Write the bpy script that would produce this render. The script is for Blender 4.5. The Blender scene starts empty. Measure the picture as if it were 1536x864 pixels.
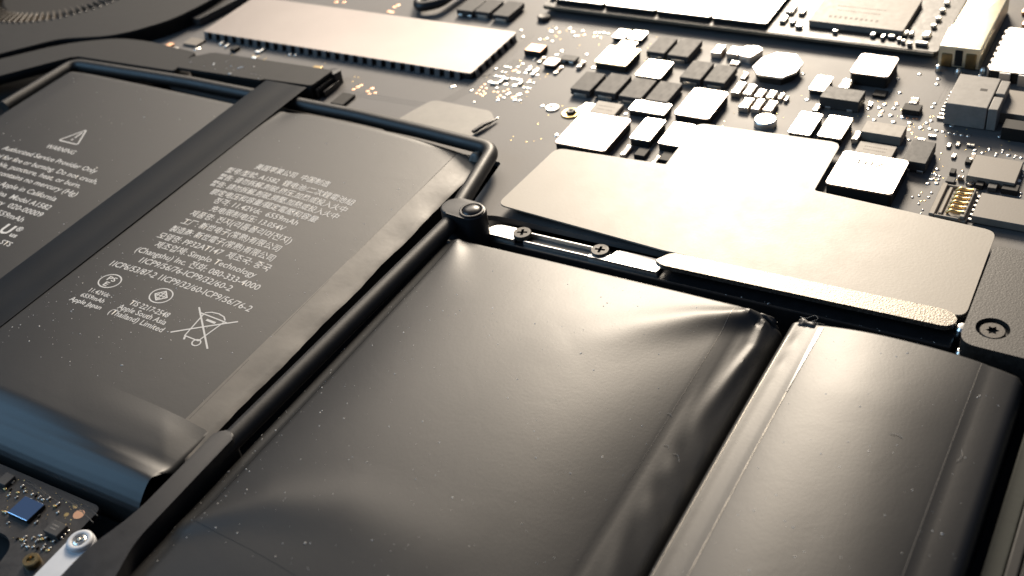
import bpy, bmesh, math, random
from mathutils import Vector, Matrix
random.seed(7)
U = 0.001                      # all sizes below are millimetres
C = bpy.context.scene.collection
sc = bpy.context.scene

# ---------------------------------------------------------------- camera
cd = bpy.data.cameras.new('camera'); cam = bpy.data.objects.new('camera', cd); C.objects.link(cam); sc.camera = cam
RX = Vector((0.8625064, 0.49032531, -0.12515513))     # camera right, up and back axes in the world
RD = Vector((0.21787187, -0.58302918, -0.78269331))
RF = Vector((-0.45674344, 0.6478102, -0.60969449))
cam.matrix_world = Matrix(((RX.x, -RD.x, -RF.x, 0), (RX.y, -RD.y, -RF.y, 0), (RX.z, -RD.z, -RF.z, 100*U), (0, 0, 0, 1)))
cd.sensor_width = 36; cd.lens = 36*1740/1536
cd.clip_start = 0.002; cd.clip_end = 20
cd.dof.use_dof = True; cd.dof.focus_distance = 0.165; cd.dof.aperture_fstop = 33

# ---------------------------------------------------------------- light of the room: dim bluish surround, one warm desk lamp beyond the laptop, plus an added fill
w = bpy.data.worlds.new('World'); sc.world = w; w.use_nodes = True
bg = w.node_tree.nodes['Background']; bg.inputs[0].default_value = (0.50, 0.66, 1.0, 1); bg.inputs[1].default_value = 0.14
def lamp(name, pos, target, size, power, color):
    l = bpy.data.lights.new(name, 'AREA'); l.shape = 'DISK'; l.size = size*U; l.energy = power; l.color = color
    o = bpy.data.objects.new(name, l); C.objects.link(o)
    p = Vector(pos)*U; o.location = p
    o.rotation_euler = (Vector(target)*U-p).to_track_quat('-Z', 'Y').to_euler()
    return o
lamp('desk_lamp', (-262, 700, 325), (-75, 120, 0), 190, 9.0, (1.0, 0.86, 0.69))
lamp('added_fill', (-434, 543, 412), (-70, 110, 0), 420, 2.3, (1.0, 0.88, 0.74))  # added fill lamp, brightens the printed and narrow cells
lamp('window_light', (-470, -140, 270), (-115, 60, 0), 400, 1.2, (0.38, 0.68, 1.0))
vs = sc.view_settings; vs.view_transform = 'Standard'; vs.look = 'None'; vs.exposure = 0.0; vs.gamma = 1
sc.cycles.max_bounces = 6

# ---------------------------------------------------------------- materials
M = {}
def mat(name, col, rough=.5, metal=0., spec=.5, grain=0, gstr=.1, vary=0, vscale=300, rvar=0, coat=0, wave=0, wscale=180):
    m = bpy.data.materials.new(name); m.use_nodes = True; nt = m.node_tree; b = nt.nodes['Principled BSDF']
    b.inputs['Base Color'].default_value = (*col, 1); b.inputs['Roughness'].default_value = rough
    b.inputs['Metallic'].default_value = metal; b.inputs['Specular IOR Level'].default_value = spec
    b.inputs['Coat Weight'].default_value = coat
    tc = nt.nodes.new('ShaderNodeTexCoord')
    if grain:
        n = nt.nodes.new('ShaderNodeTexNoise'); n.inputs['Scale'].default_value = grain; n.inputs['Detail'].default_value = 3
        bp = nt.nodes.new('ShaderNodeBump'); bp.inputs['Strength'].default_value = gstr; bp.inputs['Distance'].default_value = .3/grain
        nt.links.new(tc.outputs['Object'], n.inputs['Vector']); nt.links.new(n.outputs['Fac'], bp.inputs['Height']); nt.links.new(bp.outputs['Normal'], b.inputs['Normal'])
        if wave:                              # shallow unevenness, a few millimetres across
            n2 = nt.nodes.new('ShaderNodeTexNoise'); n2.inputs['Scale'].default_value = wscale; n2.inputs['Detail'].default_value = 4; n2.inputs['Distortion'].default_value = .8
            b2 = nt.nodes.new('ShaderNodeBump'); b2.inputs['Strength'].default_value = 1; b2.inputs['Distance'].default_value = wave*U
            nt.links.new(tc.outputs['Object'], n2.inputs['Vector']); nt.links.new(n2.outputs['Fac'], b2.inputs['Height']); nt.links.new(b2.outputs['Normal'], bp.inputs['Normal'])
    if vary or rvar:
        n = nt.nodes.new('ShaderNodeTexNoise'); n.inputs['Scale'].default_value = vscale; n.inputs['Detail'].default_value = 6; n.inputs['Roughness'].default_value = .65
        nt.links.new(tc.outputs['Object'], n.inputs['Vector'])
        if vary:
            r = nt.nodes.new('ShaderNodeValToRGB'); e = r.color_ramp.elements
            e[0].position = .3; e[1].position = .7
            e[0].color = (*[c*(1-vary) for c in col], 1); e[1].color = (*[min(1, c*(1+vary)) for c in col], 1)
            nt.links.new(n.outputs['Fac'], r.inputs[0]); nt.links.new(r.outputs[0], b.inputs['Base Color'])
        if rvar:
            mr = nt.nodes.new('ShaderNodeMapRange'); mr.inputs[1].default_value = .3; mr.inputs[2].default_value = .7
            mr.inputs[3].default_value = rough-rvar; mr.inputs[4].default_value = rough+rvar
            nt.links.new(n.outputs['Fac'], mr.inputs[0]); nt.links.new(mr.outputs[0], b.inputs['Roughness'])
    M[name] = m; return m
mat('film', (.010, .0098, .0094), .46, 0, .60, 2600, .06, .12, 60, .012, wave=.018)
mat('flange_film_lit', (.10, .089, .074), .45, 0, .55, 700, .05, .14, 300, .04, wave=.02)  # folded foil flange, coloured paler than the film so it looks lit
mat('wrap_film', (.016, .016, .017), .42, 0, .5, 900, .04, .12, 120, .015)
mat('ribbon', (.009, .0115, .015), .55, 0, .11, 2500, .05, .15, 100, .03)
mat('black_plastic', (.012, .012, .013), .40, 0, .45, 3000, .06, .2, 500, .04)
mat('black_matte', (.014, .014, .014), .62, 0, .3, 2500, .08, .2, 400, .04)
mat('black_gloss', (.010, .010, .011), .34, 0, .5)
mat('floor_black', (.010, .010, .011), .60, 0, .3, 1500, .1, .3, 300)
mat('bracket_black', (.022, .0195, .017), .50, 0, .5, 3800, .34, .45, 1600, .06)
mat('mask', (.112, .107, .104), .54, 0, .34, 1800, .05, .08, 100, .02)
mat('mask_edge', (.10, .085, .06), .5, 0, .5)
mat('daughter_mask', (.022, .020, .019), .45, 0, .5, 1600, .10, .25, 700, .06)
mat('silver', (.80, .77, .72), .42, 1, .5, 1500, .03, .04, 200, .015)
mat('shield', (.38, .345, .325), .38, 1, .5, 900, .02, .05, 60, .015)
mat('plate', (.27, .238, .192), .46, 0, .5, 2600, .07, .08, 160, .03)
mat('lip', (.17, .158, .14), .42, .9, .5, 3800, .65, .55, 3000, .15)
mat('rail_metal', (.82, .81, .79), .36, 1, .5, 900, .03)
mat('chrome', (.82, .81, .78), .20, 1)
mat('screw', (.05, .046, .042), .48, .3, .4, 3000, .15, .3, 1500, .06)
mat('chip_dark', (.050, .048, .047), .60, 0, .25, 4000, .15, .15, 1200, .05)
mat('chip_slate', (.045, .044, .043), .55, 0, .25, 4000, .12, .15, 1200, .05)
mat('chip_side', (.012, .011, .010), .65, 0, .3)
mat('chip_tan', (.18, .157, .13), .55, 0, .5, 4000, .10, .12, 900, .04)
mat('ceramic', (.24, .16, .10), .40, 0, .5)
mat('tin', (.75, .72, .66), .28, 1, .5, 2500, .15)
mat('gold', (.80, .58, .26), .30, 1, .5, 2500, .10)
mat('copper', (.80, .47, .30), .40, 1)
mat('brass_dark', (.30, .22, .11), .35, 1, .5, 900, .1, .3, 500)
mat('yellow_shell', (.82, .75, .57), .40, 1, .5, 900, .05, .08, 300)
mat('plastic_grey', (.22, .205, .185), .55, 0, .35, 2500, .08, .15, 700)
mat('plastic_beige', (.26, .225, .18), .55, 0, .35, 2500, .08, .12, 700)
mat('white_plastic', (.52, .53, .55), .45, 0, .5, 1500, .05, .05, 500)
mat('beige_plastic', (.50, .44, .36), .5, 0, .5, 1500, .05)
mat('blue_die', (.55, .72, .95), .12, 1, .5)
mat('ink', (.54, .53, .51), .6, 0, .3)
mat('dark_ink', (.12, .10, .08), .6, 0, .3)
mat('seam', (.30, .28, .25), .40, .7, .5, 4000, .3)
mat('dark_seam', (.006, .006, .006), .5, 0, .3)
mat('tab_metal', (.10, .10, .10), .45, .3, .5)
mat('rod_plastic', (.013, .012, .011), .48, 0, .5, 3500, .10, .2, 500, .04)
mat('foil', (.85, .83, .78), .48, 1, .5)
mat('screw_grey', (.06, .055, .05), .48, .4, .4, 3000, .15)
mat('lint', (.42, .40, .37), .8, 0, .2)
mat('long_shield', (.27, .245, .232), .34, 1, .5, 900, .02, .05, 60, .015)
mat('dust', (.80, .77, .72), .7, 0, .3)
mat('patch', (.17, .155, .128), .46, 0, .6, 1500, .05, .12, 250)
mat('ledge_metal', (.05, .053, .046), .75, 0, .2, 1800, .1, .2, 300, .05)
mat('blade', (.05, .04, .03), .5, 0, .4)

# ---------------------------------------------------------------- mesh helpers
def obj(name, bm, m, parent=None, smooth=21, loc=None):
    """one mesh object; bm is in absolute millimetres, its origin goes to the middle of its underside"""
    bm.normal_update()
    vs_ = [v.co for v in bm.verts]
    if loc is None:
        lo = [min(c[i] for c in vs_) for i in range(3)]; hi = [max(c[i] for c in vs_) for i in range(3)]
        loc = Vector(((lo[0]+hi[0])/2, (lo[1]+hi[1])/2, lo[2]))
    loc = Vector(loc)
    for v in bm.verts: v.co = (v.co-loc)*U
    me = bpy.data.meshes.new(name); bm.to_mesh(me); bm.free()
    for x in (m if isinstance(m, (list, tuple)) else [m]): me.materials.append(M[x])
    if smooth:
        me.shade_smooth(); me.set_sharp_from_angle(angle=math.radians(smooth))
    o = bpy.data.objects.new(name, me); C.objects.link(o)
    if parent is not None:
        o.parent = parent; o.location = loc*U-world_loc(parent)
    else: o.location = loc*U
    return o
def world_loc(o):
    l = Vector(o.location)
    while o.parent is not None: o = o.parent; l += o.location
    return l
def tag(o, label=None, cat=None, group=None, kind=None):
    if label: o['label'] = label
    if cat: o['category'] = cat
    if group: o['group'] = group
    if kind: o['kind'] = kind
    return o
def thing(name, loc, label, cat, group=None):
    o = bpy.data.objects.new(name, None); o.empty_display_size = .002; C.objects.link(o); o.location = Vector(loc)*U
    return tag(o, label, cat, group)
def box(bm, x0, y0, z0, x1, y1, z1, bev=0, seg=1, mi=0):
    r = bmesh.ops.create_cube(bm, size=1)
    for v in r['verts']: v.co = Vector(((x0+x1)/2+v.co.x*(x1-x0), (y0+y1)/2+v.co.y*(y1-y0), (z0+z1)/2+v.co.z*(z1-z0)))
    fs = {f for v in r['verts'] for f in v.link_faces}
    for f in fs: f.material_index = mi
    if bev:
        es = list({e for f in fs for e in f.edges})
        q = bmesh.ops.bevel(bm, geom=es, offset=bev, segments=seg, affect='EDGES', profile=.5)
        for f in q['faces']: f.material_index = mi
    return bm
def B(*a, **k): return box(bmesh.new(), *a, **k)
def prism(bm, pts, z0, z1, bev=0, seg=2, mi=0):
    """upright prism over a polygon, its rim rounded"""
    a = sum(pts[i][0]*pts[(i+1) % len(pts)][1]-pts[(i+1) % len(pts)][0]*pts[i][1] for i in range(len(pts)))
    if a < 0: pts = pts[::-1]
    lo = [bm.verts.new((p[0], p[1], z0)) for p in pts]; hi = [bm.verts.new((p[0], p[1], z1)) for p in pts]
    n = len(pts); top = bm.faces.new(hi); fs = [top, bm.faces.new(lo[::-1])]
    for i in range(n): fs.append(bm.faces.new((lo[i], lo[(i+1) % n], hi[(i+1) % n], hi[i])))
    for f in fs: f.material_index = mi
    if bev:
        q = bmesh.ops.bevel(bm, geom=list(top.edges), offset=bev, segments=seg, affect='EDGES', profile=.5)
        for f in q['faces']: f.material_index = mi
    return bm
def rounded(pts, r, n=5):
    """polygon with its corners rounded; r one radius or one per corner"""
    out = []; k = len(pts)
    for i in range(k):
        rr = r[i] if isinstance(r, (list, tuple)) else r
        p = Vector(pts[i][:2]); a = Vector(pts[i-1][:2])-p; b = Vector(pts[(i+1) % k][:2])-p
        if rr <= 0: out.append(tuple(p)); continue
        rr = min(rr, a.length*.48, b.length*.48)
        p0 = p+a.normalized()*rr; p1 = p+b.normalized()*rr
        for j in range(n+1):
            t = j/n; out.append(tuple(p0*(1-t)**2+p*2*t*(1-t)+p1*t*t))
    return out
def rect(x0, y0, x1, y1): return [(x0, y0), (x1, y0), (x1, y1), (x0, y1)]
def circ(cx, cy, r, n=24, a0=0): return [(cx+r*math.cos(a0+2*math.pi*i/n), cy+r*math.sin(a0+2*math.pi*i/n)) for i in range(n)]
def stadium(ax, ay, bx, by, r, n=10):
    a = math.atan2(by-ay, bx-ax); out = []
    for i in range(n+1): t = a-math.pi/2+math.pi*i/n; out.append((bx+r*math.cos(t), by+r*math.sin(t)))
    for i in range(n+1): t = a+math.pi/2+math.pi*i/n; out.append((ax+r*math.cos(t), ay+r*math.sin(t)))
    return out
def lathe(bm, cx, cy, prof, n=28, mi=0):
    rings = []
    for r, z in prof:
        if r <= 1e-6: rings.append([bm.verts.new((cx, cy, z))])
        else: rings.append([bm.verts.new((cx+r*math.cos(2*math.pi*i/n), cy+r*math.sin(2*math.pi*i/n), z)) for i in range(n)])
    for a, b in zip(rings, rings[1:]):
        for i in range(n):
            j = (i+1) % n
            vs_ = [a[i % len(a)], a[j % len(a)], b[j % len(b)], b[i % len(b)]]
            u = []
            for v in vs_:
                if v not in u: u.append(v)
            if len(u) > 2:
                f = bm.faces.new(u); f.material_index = mi
    bmesh.ops.recalc_face_normals(bm, faces=bm.faces)
    return bm
def drilled(x, y, z, r, zb, hole, depth, rim=.08):
    """round screw head with a driver recess sunk into it"""
    bm = bmesh.new(); n = 32
    def ring(pts, zz): return [bm.verts.new((p[0], p[1], zz)) for p in pts]
    a = ring(circ(x, y, r-rim, n), z); b = ring(circ(x, y, r, n), z-rim); c = ring(circ(x, y, r, n), zb)
    t = ring(hole, z); f = ring(hole, z-depth)
    ea = [bm.edges.new((a[i], a[(i+1) % n])) for i in range(n)]; m = len(t); et = [bm.edges.new((t[i], t[(i+1) % m])) for i in range(m)]
    bmesh.ops.triangle_fill(bm, edges=ea+et, use_beauty=True, normal=(0, 0, 1))
    for L, K in ((a, b), (b, c)):
        for i in range(n): bm.faces.new((L[i], K[i], K[(i+1) % n], L[(i+1) % n]))
    for i in range(m): q = bm.faces.new((t[i], f[i], f[(i+1) % m], t[(i+1) % m])); q.material_index = 1
    q = bm.faces.new(f); q.material_index = 1
    bmesh.ops.recalc_face_normals(bm, faces=bm.faces)
    return bm
def bend(path, r, n=6):
    """3D path with rounded corners"""
    out = [Vector(path[0])]
    for i in range(1, len(path)-1):
        p = Vector(path[i]); a = Vector(path[i-1])-p; b = Vector(path[i+1])-p
        rr = min(r, a.length*.45, b.length*.45); p0 = p+a.normalized()*rr; p1 = p+b.normalized()*rr
        for j in range(n+1): t = j/n; out.append(p0*(1-t)**2+p*2*t*(1-t)+p1*t*t)
    out.append(Vector(path[-1])); return out
def tube(bm, path, r, n=14, cap=True, sq=1.0):
    path = [Vector(p) for p in path]; rings = []; up = Vector((0, 0, 1))
    for i, p in enumerate(path):
        t = (path[min(i+1, len(path)-1)]-path[max(i-1, 0)]).normalized()
        s = t.cross(up)
        s = s.normalized() if s.length > 1e-4 else Vector((1, 0, 0))
        q = s.cross(t)
        rr = r[i] if isinstance(r, list) else r
        rings.append([bm.verts.new(p+s*rr*math.cos(2*math.pi*k/n)+q*rr*sq*math.sin(2*math.pi*k/n)) for k in range(n)])
    for a, b in zip(rings, rings[1:]):
        for k in range(n): bm.faces.new((a[k], a[(k+1) % n], b[(k+1) % n], b[k]))
    if cap: bm.faces.new(rings[0][::-1]); bm.faces.new(rings[-1])
    bmesh.ops.recalc_face_normals(bm, faces=bm.faces)
    return bm
def sstep(a, b, x):
    t = max(0, min(1, (x-a)/(b-a))); return t*t*(3-2*t)
def ridge(x, y, pl, h0, h1, w0, w1):
    """height of a fold that runs along a polyline, h and w going from its start to its end"""
    best = 1e9; tb = 0; L = []; tot = 0
    for a, b in zip(pl, pl[1:]): L.append(math.dist(a, b)); tot += L[-1]
    s = 0
    for (a, b), l in zip(zip(pl, pl[1:]), L):
        t = max(0, min(1, ((x-a[0])*(b[0]-a[0])+(y-a[1])*(b[1]-a[1]))/(l*l)))
        d = math.hypot(x-a[0]-t*(b[0]-a[0]), y-a[1]-t*(b[1]-a[1]))
        if d < best: best = d; tb = (s+t*l)/tot
        s += l
    w_ = w0+(w1-w0)*tb
    return (h0+(h1-h0)*tb)*math.exp(-(best/w_)**2)
def roll(d, R):
    return 0 if d >= R else -R*(1-math.sqrt(max(0, 1-(1-d/R)**2)))
# ================================================================ THE CASE
ZB = -2.5                                   # top of the logic board
bm = bmesh.new(); prism(bm, rect(-330, -20, 90, 330), -9, -8); o = obj('laptop_case', bm, 'floor_black', smooth=0); tag(o, kind='structure')
ledge = thing('case_ledge', (-3, 70, -8), 'grey green metal ledge along the case edge right of the narrow battery', 'ledge')
bm = B(-6.6, 20, -8, -4.55, 115, -3.2, .25, 2); obj('ledge_step', bm, 'ledge_metal', ledge)
bm = B(-4.45, 20, -8, -3.2, 115, -2.9, .2, 2); obj('ledge_rim', bm, 'black_matte', ledge)
bm = B(-3.1, 20, -8, 14, 115, -3.3, .2, 2); obj('ledge_floor', bm, 'black_matte', ledge)

# ================================================================ BATTERY CELLS
def cell_mesh(x0, x1, y0, y1, hf, zb, rc, step):
    nx = int((x1-x0)/step); ny = int((y1-y0)/step); bm = bmesh.new(); g = []
    def ease(t): return t-.35/(2*math.pi)*math.sin(4*math.pi*t)*.9        # denser towards the edges
    for j in range(ny+1):
        row = []
        for i in range(nx+1):
            x = x0+(x1-x0)*ease(i/nx); y = y0+(y1-y0)*ease(j/ny)
            z = hf(x, y)
            cx = x0+rc if x < x0+rc else x1-rc if x > x1-rc else None
            cy = y0+rc if y < y0+rc else y1-rc if y > y1-rc else None
            if cx is not None and cy is not None:
                a, b = x-cx, y-cy; n = math.hypot(a, b)
                if n > 1e-6: k = max(abs(a), abs(b))/n; x, y = cx+a*k, cy+b*k
            row.append(bm.verts.new((x, y, z)))
        g.append(row)
    for j in range(ny):
        for i in range(nx): bm.faces.new((g[j][i], g[j][i+1], g[j+1][i+1], g[j+1][i]))
    ring = g[0][:-1]+[r[-1] for r in g[:-1]]+g[-1][:0:-1]+[r[0] for r in g[:0:-1]]
    mid = [bm.verts.new((v.co.x, v.co.y, v.co.z-1.0)) for v in ring]
    bot = [bm.verts.new((v.co.x, v.co.y, zb)) for v in ring]; n = len(ring)
    for i in range(n):
        j = (i+1) % n
        bm.faces.new((ring[j], ring[i], mid[i], mid[j])); bm.faces.new((mid[j], mid[i], bot[i], bot[j]))
    return bm
def strip(pts, wd, hf, lift, n=60, prof_=((-.5, 0), (-.22, 1), (.22, 1), (.5, 0))):
    """thin raised line lying on a surface; pts polyline, wd width or function of t"""
    bm = bmesh.new(); tot = sum(math.dist(a, b) for a, b in zip(pts, pts[1:])); rows = []
    for k in range(n+1):
        s = tot*k/n
        for a, b in zip(pts, pts[1:]):
            l = math.dist(a, b)
            if s <= l+1e-6: break
            s -= l
        t = min(1, s/l); x = a[0]+(b[0]-a[0])*t; y = a[1]+(b[1]-a[1])*t
        dx, dy = (b[0]-a[0])/l, (b[1]-a[1])/l; q = wd(k/n) if callable(wd) else wd
        r = []
        for e, f in prof_:
            X, Y = x-dy*e*q, y+dx*e*q; r.append(bm.verts.new((X, Y, hf(X, Y)+(lift*f if f else -.09))))
        rows.append(r)
    for a, b in zip(rows, rows[1:]):
        for i in range(3): bm.faces.new((a[i], a[i+1], b[i+1], b[i]))
    bmesh.ops.recalc_face_normals(bm, faces=bm.faces)
    return bm
# --- the two flat middle cells
def h_mid(x, y):
    z = .10*math.sin(x*.13+1)*math.sin(y*.11)*.35
    z += 1.0-.00240*(x+131)**2+roll(y-61.6, 1.0)
    z += -.06*max(0, x+102.9)                                   # folded side strip falls away to the right
    if x > -103: z += .05*math.sin(y*.55+.6*math.sin(y*.21))*sstep(-102, -99.5, x)    # little buckles along its edge
    z += roll(-98.4-x, .35)*1.3 + roll(137.9-y, 2.2)*.8
    z += -.35*math.exp(-((x+140)/2.2)**2-((y-138)/5)**2)
    return z
def h_mid2(x, y):
    return .06*math.sin(x*.12)*math.sin(y*.1+1) + .60-.00055*(x+185)**2 + roll(137.9-y, 2.2)*.8 + roll(x+199.0, 1.6) + roll(y-61.6, 1.0) - .03*max(0, -193-x)
midr = thing('battery_cell', (-124, 96, -7.5), 'flat black battery cell printed with Asian script and a crossed out bin', 'battery cell', 'battery cells in the case')
obj('pouch', cell_mesh(-149.5, -98.4, 61.6, 137.9, h_mid, -7.5, .6, .55), 'film', midr)
obj('seam_edge', strip([(-102.9, 136.5), (-102.6, 100), (-102.3, 67.8)], .13, h_mid, .035), 'dark_seam', midr)
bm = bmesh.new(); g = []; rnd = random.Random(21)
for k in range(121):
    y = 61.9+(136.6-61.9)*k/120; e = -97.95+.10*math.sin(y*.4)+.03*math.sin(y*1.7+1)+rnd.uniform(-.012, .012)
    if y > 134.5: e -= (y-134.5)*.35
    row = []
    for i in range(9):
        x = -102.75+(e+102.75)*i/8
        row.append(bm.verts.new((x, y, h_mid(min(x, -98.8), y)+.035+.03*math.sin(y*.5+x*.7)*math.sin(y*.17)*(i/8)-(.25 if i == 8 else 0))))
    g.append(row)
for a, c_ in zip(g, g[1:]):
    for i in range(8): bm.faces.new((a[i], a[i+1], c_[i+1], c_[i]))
et = obj('lit_flange', bm, 'flange_film_lit', midr, smooth=60); et['label'] = 'wrinkled side strip along the right edge, coloured pale as if lit'  # sheet added over the side strip; its pale colour stands in for lamplight
midl = thing('battery_cell', (-176, 96, -7.5), 'flat black battery cell with a warning triangle, left of the black ribbon', 'battery cell', 'battery cells in the case')
obj('pouch', cell_mesh(-199, -150.6, 61.6, 137.9, h_mid2, -7.5, 1.5, .7), 'film', midl)
# --- wrap film folded down over the front of the middle cells
prof = [(67.5, .03), (63.2, .03), (60.8, .0), (59.0, -.14), (57.7, -.45), (56.6, -.95), (55.6, -1.65), (54.8, -2.35), (54.3, -2.95), (54.0, -3.6), (53.9, -7)]
bm = bmesh.new(); N = 150; g = []; fine = []
for (y0, z0), (y1, z1) in zip(prof, prof[1:]):
    for k in range(5): fine.append((y0+(y1-y0)*k/5, z0+(z1-z0)*k/5))
fine.append(prof[-1])
for i in range(N+1):
    x = -154+(55.7)*(i/N); row = []
    dx = max(0, x+99.5)
    for j, (y, z) in enumerate(fine):
        yy = y-(1.2-math.sqrt(max(0, 1.44-dx*dx)) if j < 14 and dx > 0 else 0)*(1-j/14)
        k = 1-sstep(57, 61, y)
        zz = z+h_mid(x, max(yy, 63))*(1-k)+k*.25*math.sin(x*.23)*.3
        q = (x+106.3)*.735+(yy-67.5)*.678                  # a crease runs slantwise over the flap's right end
        zz += (.42*max(0, 1-q/5.4) if q > 0 else .42*max(0, 1+q/13)**1.5)*sstep(57.5, 62, yy)*(.35+.65*sstep(68, 64, yy))
        zz = max(zz, h_mid(x, max(yy, 63))+.02) if yy > 63 else zz
        xx = x-.9*k*sstep(-101, -98.3, x)
        row.append(bm.verts.new((xx, yy, zz+.02)))
    g.append(row)
low = [[bm.verts.new((v.co.x, v.co.y+(.03 if k > 30 else 0), v.co.z-.03)) for k, v in enumerate(r)] for r in g]
for G, s in ((g, 1), (low, -1)):
    for a, b in zip(G, G[1:]):
        for j in range(len(a)-1): bm.faces.new((a[j+1], b[j+1], b[j], a[j])[::s])
n1 = len(g[0])-1
for i in range(N): bm.faces.new((g[i][0], g[i+1][0], low[i+1][0], low[i][0])); bm.faces.new((g[i+1][n1], g[i][n1], low[i][n1], low[i+1][n1]))
for j in range(n1): bm.faces.new((g[N][j], g[N][j+1], low[N][j+1], low[N][j])); bm.faces.new((g[0][j+1], g[0][j], low[0][j], low[0][j+1]))
wrap = obj('wrap_film', bm, 'film', smooth=60)
tag(wrap, 'black film folded over the front end of the printed battery, blue at its bend', 'wrap film')
# --- the swollen cell
R1 = [(-41.2, 112.8), (-47.8, 108.9), (-54, 103.6), (-60.5, 96.5)]
R2 = [(-40.0, 112.2), (-39.5, 108), (-40.1, 102), (-40.8, 94), (-41.2, 84), (-41.4, 70), (-41.5, 40)]
R3 = [(-89, 53.2), (-81, 58.8), (-71.5, 61.5), (-60, 60.5)]
R4 = [(-88.4, 113), (-85.5, 106), (-81, 98)]
def h_big(x, y):
    u = (x+66.4)/22.6; v = (y-76)/38.4
    z = 3.0*max(0, 1-abs(u)**2.5)*max(0, 1-abs(v)**2.3) if abs(u) < 1 and abs(v) < 1 else 0
    z += ridge(x, y, R1, .95, .12, 1.2, 5.0)+ridge(x, y, R3, .50, .18, 1.5, 5.5)+ridge(x, y, R4, .50, .05, 1.0, 4.5)
    if x < -88: z -= .20*(-88-x)
    if x > -44.3:
        t = x+44.3
        z -= .13*t+.032*t*t
        z += ridge(x, y, R2, .50, .40, .8, .9)*(sstep(90, 107, y)+.05*(.5+.5*math.sin(y*.62+.5*math.sin(y*.3))))
        z -= .10*math.exp(-((x+42.3)/.7)**2)*sstep(113, 108, y)*sstep(92, 100, y)
        z += .10*math.sin(y*.75+x*.9+1.2*math.sin(y*.23))*sstep(-42.4, -40.6, x)*sstep(100, 88, y)
    z -= .7*math.exp(-((x+40.9)/.7)**2-((y-112.3)/.9)**2)-.35*math.exp(-((x+42.4)/.6)**2-((y-112.9)/.7)**2)
    z += roll(x+91.4, 1.2)+roll(-37.7-x, 1.2)+roll(114.2-y, .9)
    z += .02*math.sin(x*.3+y*.15)
    return z
big = thing('battery_cell', (-64.5, 76, -7.5), 'large swollen black battery cell with a domed top, in the middle', 'battery cell', 'battery cells in the case')
obj('pouch', cell_mesh(-91.4, -37.7, 37.6, 114.2, h_big, -7.5, 1.6, .42), 'film', big)
obj('seam_edge', strip([(-88.5, 112.6), (-88.4, 82), (-88.3, 54.2)], .12, h_big, .03), 'dark_seam', big)
obj('seam_edge', strip([(-44.2, 112.6), (-44.2, 80)], lambda t: .13 if t < .8 else .13*(1-(t-.8)*4), h_big, .03), 'seam', big)
obj('crease', strip([(-88.0, 53.8), (-74, 52.2), (-62, 50.6)], .12, h_big, .025), 'film', big)
# --- the narrow cell on the right
def h_nar(x, y):
    u = (x+22.9)/10.6
    z = (1.25*max(0, 1-abs(u)**2.2) if abs(u) < 1 else 0)*(1-.35*sstep(100, 114, y))
    if x < -32.6:
        z += -.06*(-32.6-x)-.10*math.exp(-((x+34.9)/.9)**2)+.03*math.exp(-((x+35.0)/.5)**2)*math.sin(y*1.3)*sstep(98, 108, y)
    if x > -13.1: z -= .07*(x+13.1)+.026*(x+13.1)**2
    z += roll(x+36.7, .7)+roll(-7.9-x, 1.2)*1.2+roll(114.1-y, .8)
    z += .02*math.sin(x*.5+y*.13)+1.1*(1-((y-70)/44)**2)
    return z
nar = thing('battery_cell', (-22.3, 76, -7.5), 'narrow black battery cell with a bright seam at its left, beside the right edge', 'battery cell', 'battery cells in the case')
obj('pouch', cell_mesh(-36.7, -7.9, 36, 114.1, h_nar, -7.5, 1.0, .36), 'film', nar)
sl = obj('seam_edge', strip([(-32.65, 113.0), (-32.6, 99.5)], lambda t: .80-.6*t, h_nar, .12, 60, ((.5, 0), (.3, .9), (-.2, .6), (-.5, .2))), 'foil', nar)
sl['label'] = 'bright silvery left seam'
obj('seam_edge', strip([(-32.6, 99.5), (-32.6, 60)], lambda t: .15+.05*math.sin(t*60)*math.sin(t*23), h_nar, .05, 90), 'seam', nar)
obj('seam_edge', strip([(-13.1, 113.4), (-13.1, 60)], .13, h_nar, .03), 'seam', nar)
obj('seam_edge', strip([(-36.05, 110.5), (-36.15, 60)], .12, h_nar, .06, 120), 'seam', nar)
# crumpled pouch corners
def crumple(name, parent, cx, cy, z, wx, wy, hh, seed, m='film', yaw=0):
    rnd = random.Random(seed); bm = bmesh.new(); n = 8; g = []
    for j in range(n+1):
        row = []
        for i in range(n+1):
            a, b = i/n-.5, j/n-.5; e = max(0, 1-(2*max(abs(a), abs(b)))**3)
            zz = hh*e*(.45+.55*abs(math.sin(a*5+seed)*math.cos(b*4+a*3+seed*2)))+rnd.uniform(-.03, .03)*hh
            X, Y = a*wx+rnd.uniform(-.03, .03)*wx, b*wy+rnd.uniform(-.03, .03)*wy
            c, s = math.cos(yaw), math.sin(yaw)
            row.append(bm.verts.new((cx+X*c-Y*s, cy+X*s+Y*c, z+zz-(1-e)*.9)))
        g.append(row)
    for j in range(n):
        for i in range(n): bm.faces.new((g[j][i], g[j][i+1], g[j+1][i+1], g[j+1][i]))
    return obj(name, bm, m, parent, smooth=50)
crumple('folded_corner', nar, -34.6, 113.5, -.35, 3.6, 1.9, .85, 3)
crumple('folded_corner', nar, -9.9, 113.3, -1.2, 3.0, 1.6, .6, 5)
crumple('folded_corner', big, -40.6, 113.6, -.75, 3.4, 1.2, .5, 8)
crumple('folded_corner', big, -89.6, 113.2, -.7, 3.0, 2.4, .8, 2)
crumple('folded_corner', midr, -99.0, 136.6, -.5, 2.4, 2.4, .9, 4, 'flange_film_lit')

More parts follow.
